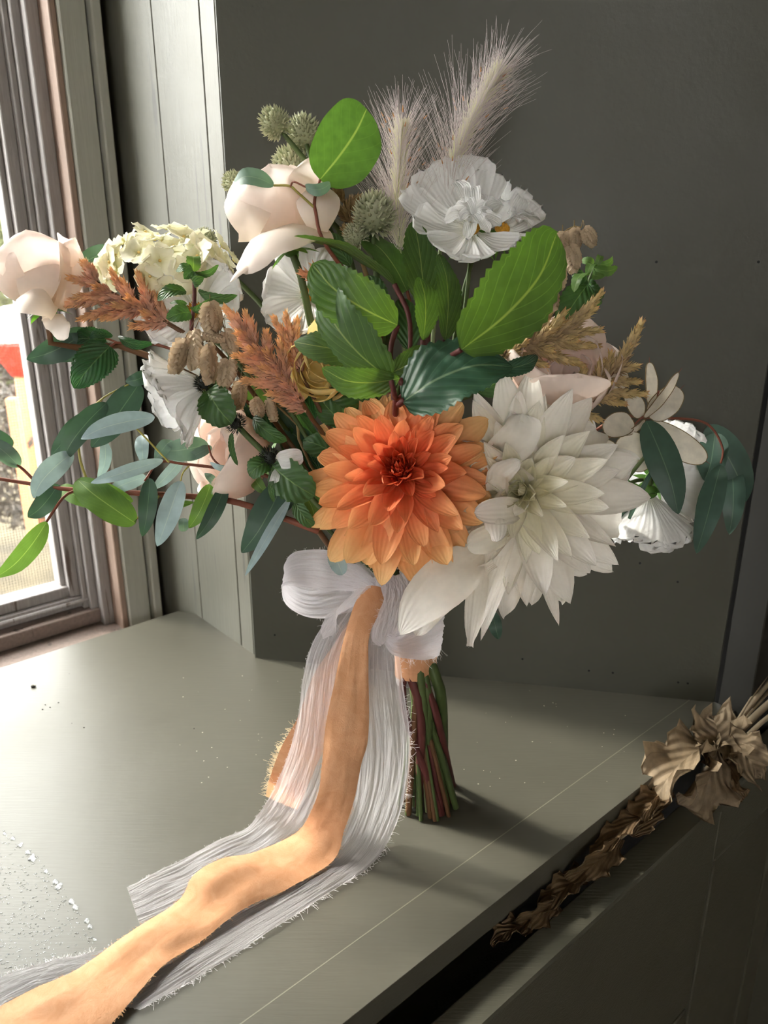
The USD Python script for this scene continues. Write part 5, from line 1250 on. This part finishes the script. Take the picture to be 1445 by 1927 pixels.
Vb, ms_, N = ribbon_pts([(676, 1135, D, .545), (630, 1210, D, .542), (590, 1270, D, .545), (560, 1350, D, .555), (530, 1405, D, .562), (508, 1462, Z, .010), (500, 1500, Z, .004)],
     [(700, 1140, D, .543), (690, 1210, D, .540), (660, 1290, D, .545), (630, 1370, D, .555), (600, 1430, D, .562), (575, 1490, Z, .006), (560, 1525, Z, .003)], nv=90, nu=16, ripple=.001, freq=2, sd=11, big=.002)
obj('under_tail', ms_, M_velvet, vl)
fringe(Vb[40:, 0], np.tile(camdir(-1, .2, 0), (60, 1)), M_cream_thread, vl, 240, .0035, rr, .00009)

# ================================================================== WATER, CRUMBS
M_water = mat('water', {'p': ('principled_bsdf', {'base_color': (.95, .97, .98), 'roughness': .02, 'transmission_weight': .9, 'ior': 1.33})}, [])
def drop(p, r, el=1.0, an=0.0, hgt=.42):
    m = trimesh.creation.icosphere(subdivisions=2); V = np.array(m.vertices)
    V[:, 2] = np.maximum(V[:, 2], -.05) * hgt
    V[:, 0] *= el * (1 + .25 * np.sin(3 * V[:, 1])); V[:, 1] *= (1 + .18 * np.sin(4 * V[:, 0]))
    c, s_ = math.cos(an), math.sin(an); V[:, :2] = V[:, :2] @ np.array([[c, s_], [-s_, c]])
    return V * r + p, np.array(m.faces)
ORD = 'first second third fourth fifth sixth seventh eighth ninth tenth eleventh twelfth thirteenth fourteenth'.split()
for q_, (u, v, r_) in enumerate(((8, 1569, 3.5), (24, 1578, 5), (38, 1590, 5.5), (52, 1604, 6), (60, 1615, 9), (86, 1640, 5), (104, 1660, 7), (110, 1668, 8), (134, 1697, 7), (141, 1708, 7), (163, 1733, 6), (169, 1744, 6), (178, 1768, 4), (110, 1803, 3.5))):
    p, d_ = atz(u, v, .0002), 0
    d_ = (p - EYE) @ FW
    obj('water_drop', drop(p, r_ * .72 * d_ / FPX, 1.5, math.radians(-55) + rr.normal() * .3), M_water, label=f'{ORD[q_]} water drop along the curved trail, counted from its far end at the left', cat='water drop', group='water drops in a curved trail')
ms2 = []
for i in range(900):
    u, v = rr.uniform(-40, 175), rr.uniform(1560, 1830)
    # damp fan under the trail
    if v < 1560 + (max(u, 0) / 170) ** 1.5 * 190 or rr.random() > .85 or v > 1845 - u * .25:
        continue
    p = atz(u, v, .0001); d_ = (p - EYE) @ FW
    m_ = trimesh.creation.icosphere(subdivisions=1); V = np.array(m_.vertices) * np.array([1.4, .8, .35]) * rr.uniform(.7, 2.0) * d_ / FPX
    ms2.append((V + p, np.array(m_.faces)))
j_ = join(ms2); obj('water_beads', j_, M_water, label='fine water beads scattered in a damp fan on the window seat', cat='water', kind='stuff')
M_crumb = flat('crumb_dark', lin(48, 42, 40), .7)
M_speck = flat('speck_light', lin(190, 184, 168), .8)
p = atz(63, 1293, .0)
b_ = trimesh.creation.icosphere(subdivisions=2); V = np.array(b_.vertices) * [.0026, .0019, .0012] + p + [0, 0, .0011]
t = thing('seed', 'dark dried seed lying on the window seat at the far left', 'seed', p)
obj('husk', (V, np.array(b_.faces)), M_crumb, t)
obj('ridge', tube([p + [-.0022, 0, .0018], p + [0, .0004, .0025], p + [.0022, 0, .0018]], [.0003, .0003], 5), M_speck, t)
ms2, ms3 = [], []
for u, v in ((85, 1326), (94, 1331), (80, 1335), (135, 1361), (158, 1369), (110, 1322), (365, 1371), (512, 1205), (130, 1268)):
    m_ = trimesh.creation.icosphere(subdivisions=1); ms2.append((np.array(m_.vertices) * np.array([.0007, .0005, .0004]) * rr.uniform(.6, 1.2) + atz(u, v, .0002), np.array(m_.faces)))
for i in range(90):
    u, v = rr.uniform(330, 1300), rr.uniform(1260, 1480)
    p = atz(u, v, .0001)
    if N_ @ (p - O_) > -.02 or (p - CORNER) @ wnor < .01 or N_ @ (p - O_) < -.53: continue
    m_ = trimesh.creation.icosphere(subdivisions=1); ms3.append((np.array(m_.vertices) * np.array([.0005, .0004, .0002]) * rr.uniform(.5, 1.3) + p, np.array(m_.faces)))
obj('crumbs', join(ms2), M_crumb, label='tiny dark crumbs sprinkled on the left of the window seat', cat='crumbs', kind='stuff')
obj('dust_specks', join(ms3), M_speck, label='pale dust specks over the window seat behind the bouquet', cat='dust', kind='stuff')

# ================================================================== DRIED PLANT IN THE GAP
M_dry = plant('dry_leaf', [(0, lin(112, 96, 74)), (.5, lin(136, 118, 94)), (1, lin(152, 134, 110))], trans=.2, rough=.7, veins=.35, nveins=6, vcol=lin(96, 78, 54), side=1.0, bump=.0015, mottle=.25)
M_dryd = plant('dry_leaf_dark', [(0, lin(92, 72, 50)), (1, lin(116, 94, 66))], trans=.15, rough=.75, veins=.35, nveins=6, vcol=lin(70, 56, 40), side=1.0, bump=.0015, mottle=.3)
M_straw = flat('dry_stalk', lin(156, 140, 116), .6, mottle=.2)
def lobed(t, b, e, hw, m, roll, arch, wrap, ruf=.35, twist=.0, up=None, n='leaf'):
    leaf(t, b, e, hw, m, n=n, roll=roll, arch=arch, wrap=wrap, ruf=ruf, prof=(.5, .55), serr=.20, nser=9, nu=14, rufn=3.3, twist=twist, up=up)
DG = .655
t = thing('dried_oak_stalk', 'bundle of straw coloured stalks with curled brown leaves lying in the gap at the right', 'dried plant', at(1400, 1380, .70))
for (u0, v0, d0_), (u1, v1, d1_), r_ in (((1345, 1420, .70), (1470, 1255, .74), .0026), ((1372, 1398, .69), (1475, 1300, .72), .0034), ((1330, 1440, .70), (1470, 1275, .75), .0018), ((1395, 1395, .685), (1480, 1325, .70), .0022), ((1360, 1400, .70), (1465, 1240, .75), .0014), ((1290, 1500, .68), (1372, 1398, .69), .002)):
    obj('stalk', tube(crom([at(u0, v0, d0_), (at(u0, v0, d0_) + at(u1, v1, d1_)) / 2 + UP * .002, at(u1, v1, d1_)], 10), [r_, r_ * .9], 8), M_straw, t)
lobed(t, (1345, 1398, .672), (1222, 1545, .636), 58, M_dry, .35, .018, 1.2, .30, up=camdir(-.3, .7, .7))
lobed(t, (1352, 1405, .668), (1275, 1515, .648), 40, M_dry, -.8, .012, 1.0, .35)
lobed(t, (1352, 1415, .672), (1340, 1346, .684), 58, M_dry, .2, .010, .9, .5)
lobed(t, (1362, 1395, .668), (1430, 1462, .652), 46, M_dry, -.3, .014, 1.1, .4)
lobed(t, (1385, 1400, .670), (1402, 1500, .650), 32, M_dryd, .7, .012, 1.0, .4)
lobed(t, (1262, 1495, .645), (1185, 1572, .62), 30, M_dryd, .5, .010, 1.2, .3)
t2 = thing('dried_leaf_litter', 'dark dried leaves fallen in the gap below the window seat edge', 'dried plant', at(1050, 1700, .56))
for b, e, hw, ro in (((1215, 1530, .630), (1110, 1625, .585), 22, .5), ((1170, 1580, .605), (1060, 1660, .57), 26, -.4), ((1110, 1640, .585), (1010, 1725, .55), 26, .4), ((1050, 1690, .56), (950, 1745, .54), 22, -.5), ((1000, 1740, .545), (925, 1780, .53), 20, .6), ((1190, 1575, .61), (1240, 1500, .635), 18, .4)):
    b = (b[0], b[1], b[2]); lobed(t2, b, e, hw, M_dryd, ro, .006, .9, .4)
obj('stalk', tube(crom([at(1230, 1525, .635), at(1130, 1610, .60), at(1000, 1725, .555)], 12), [.0016, .001], 6), M_straw, t2)
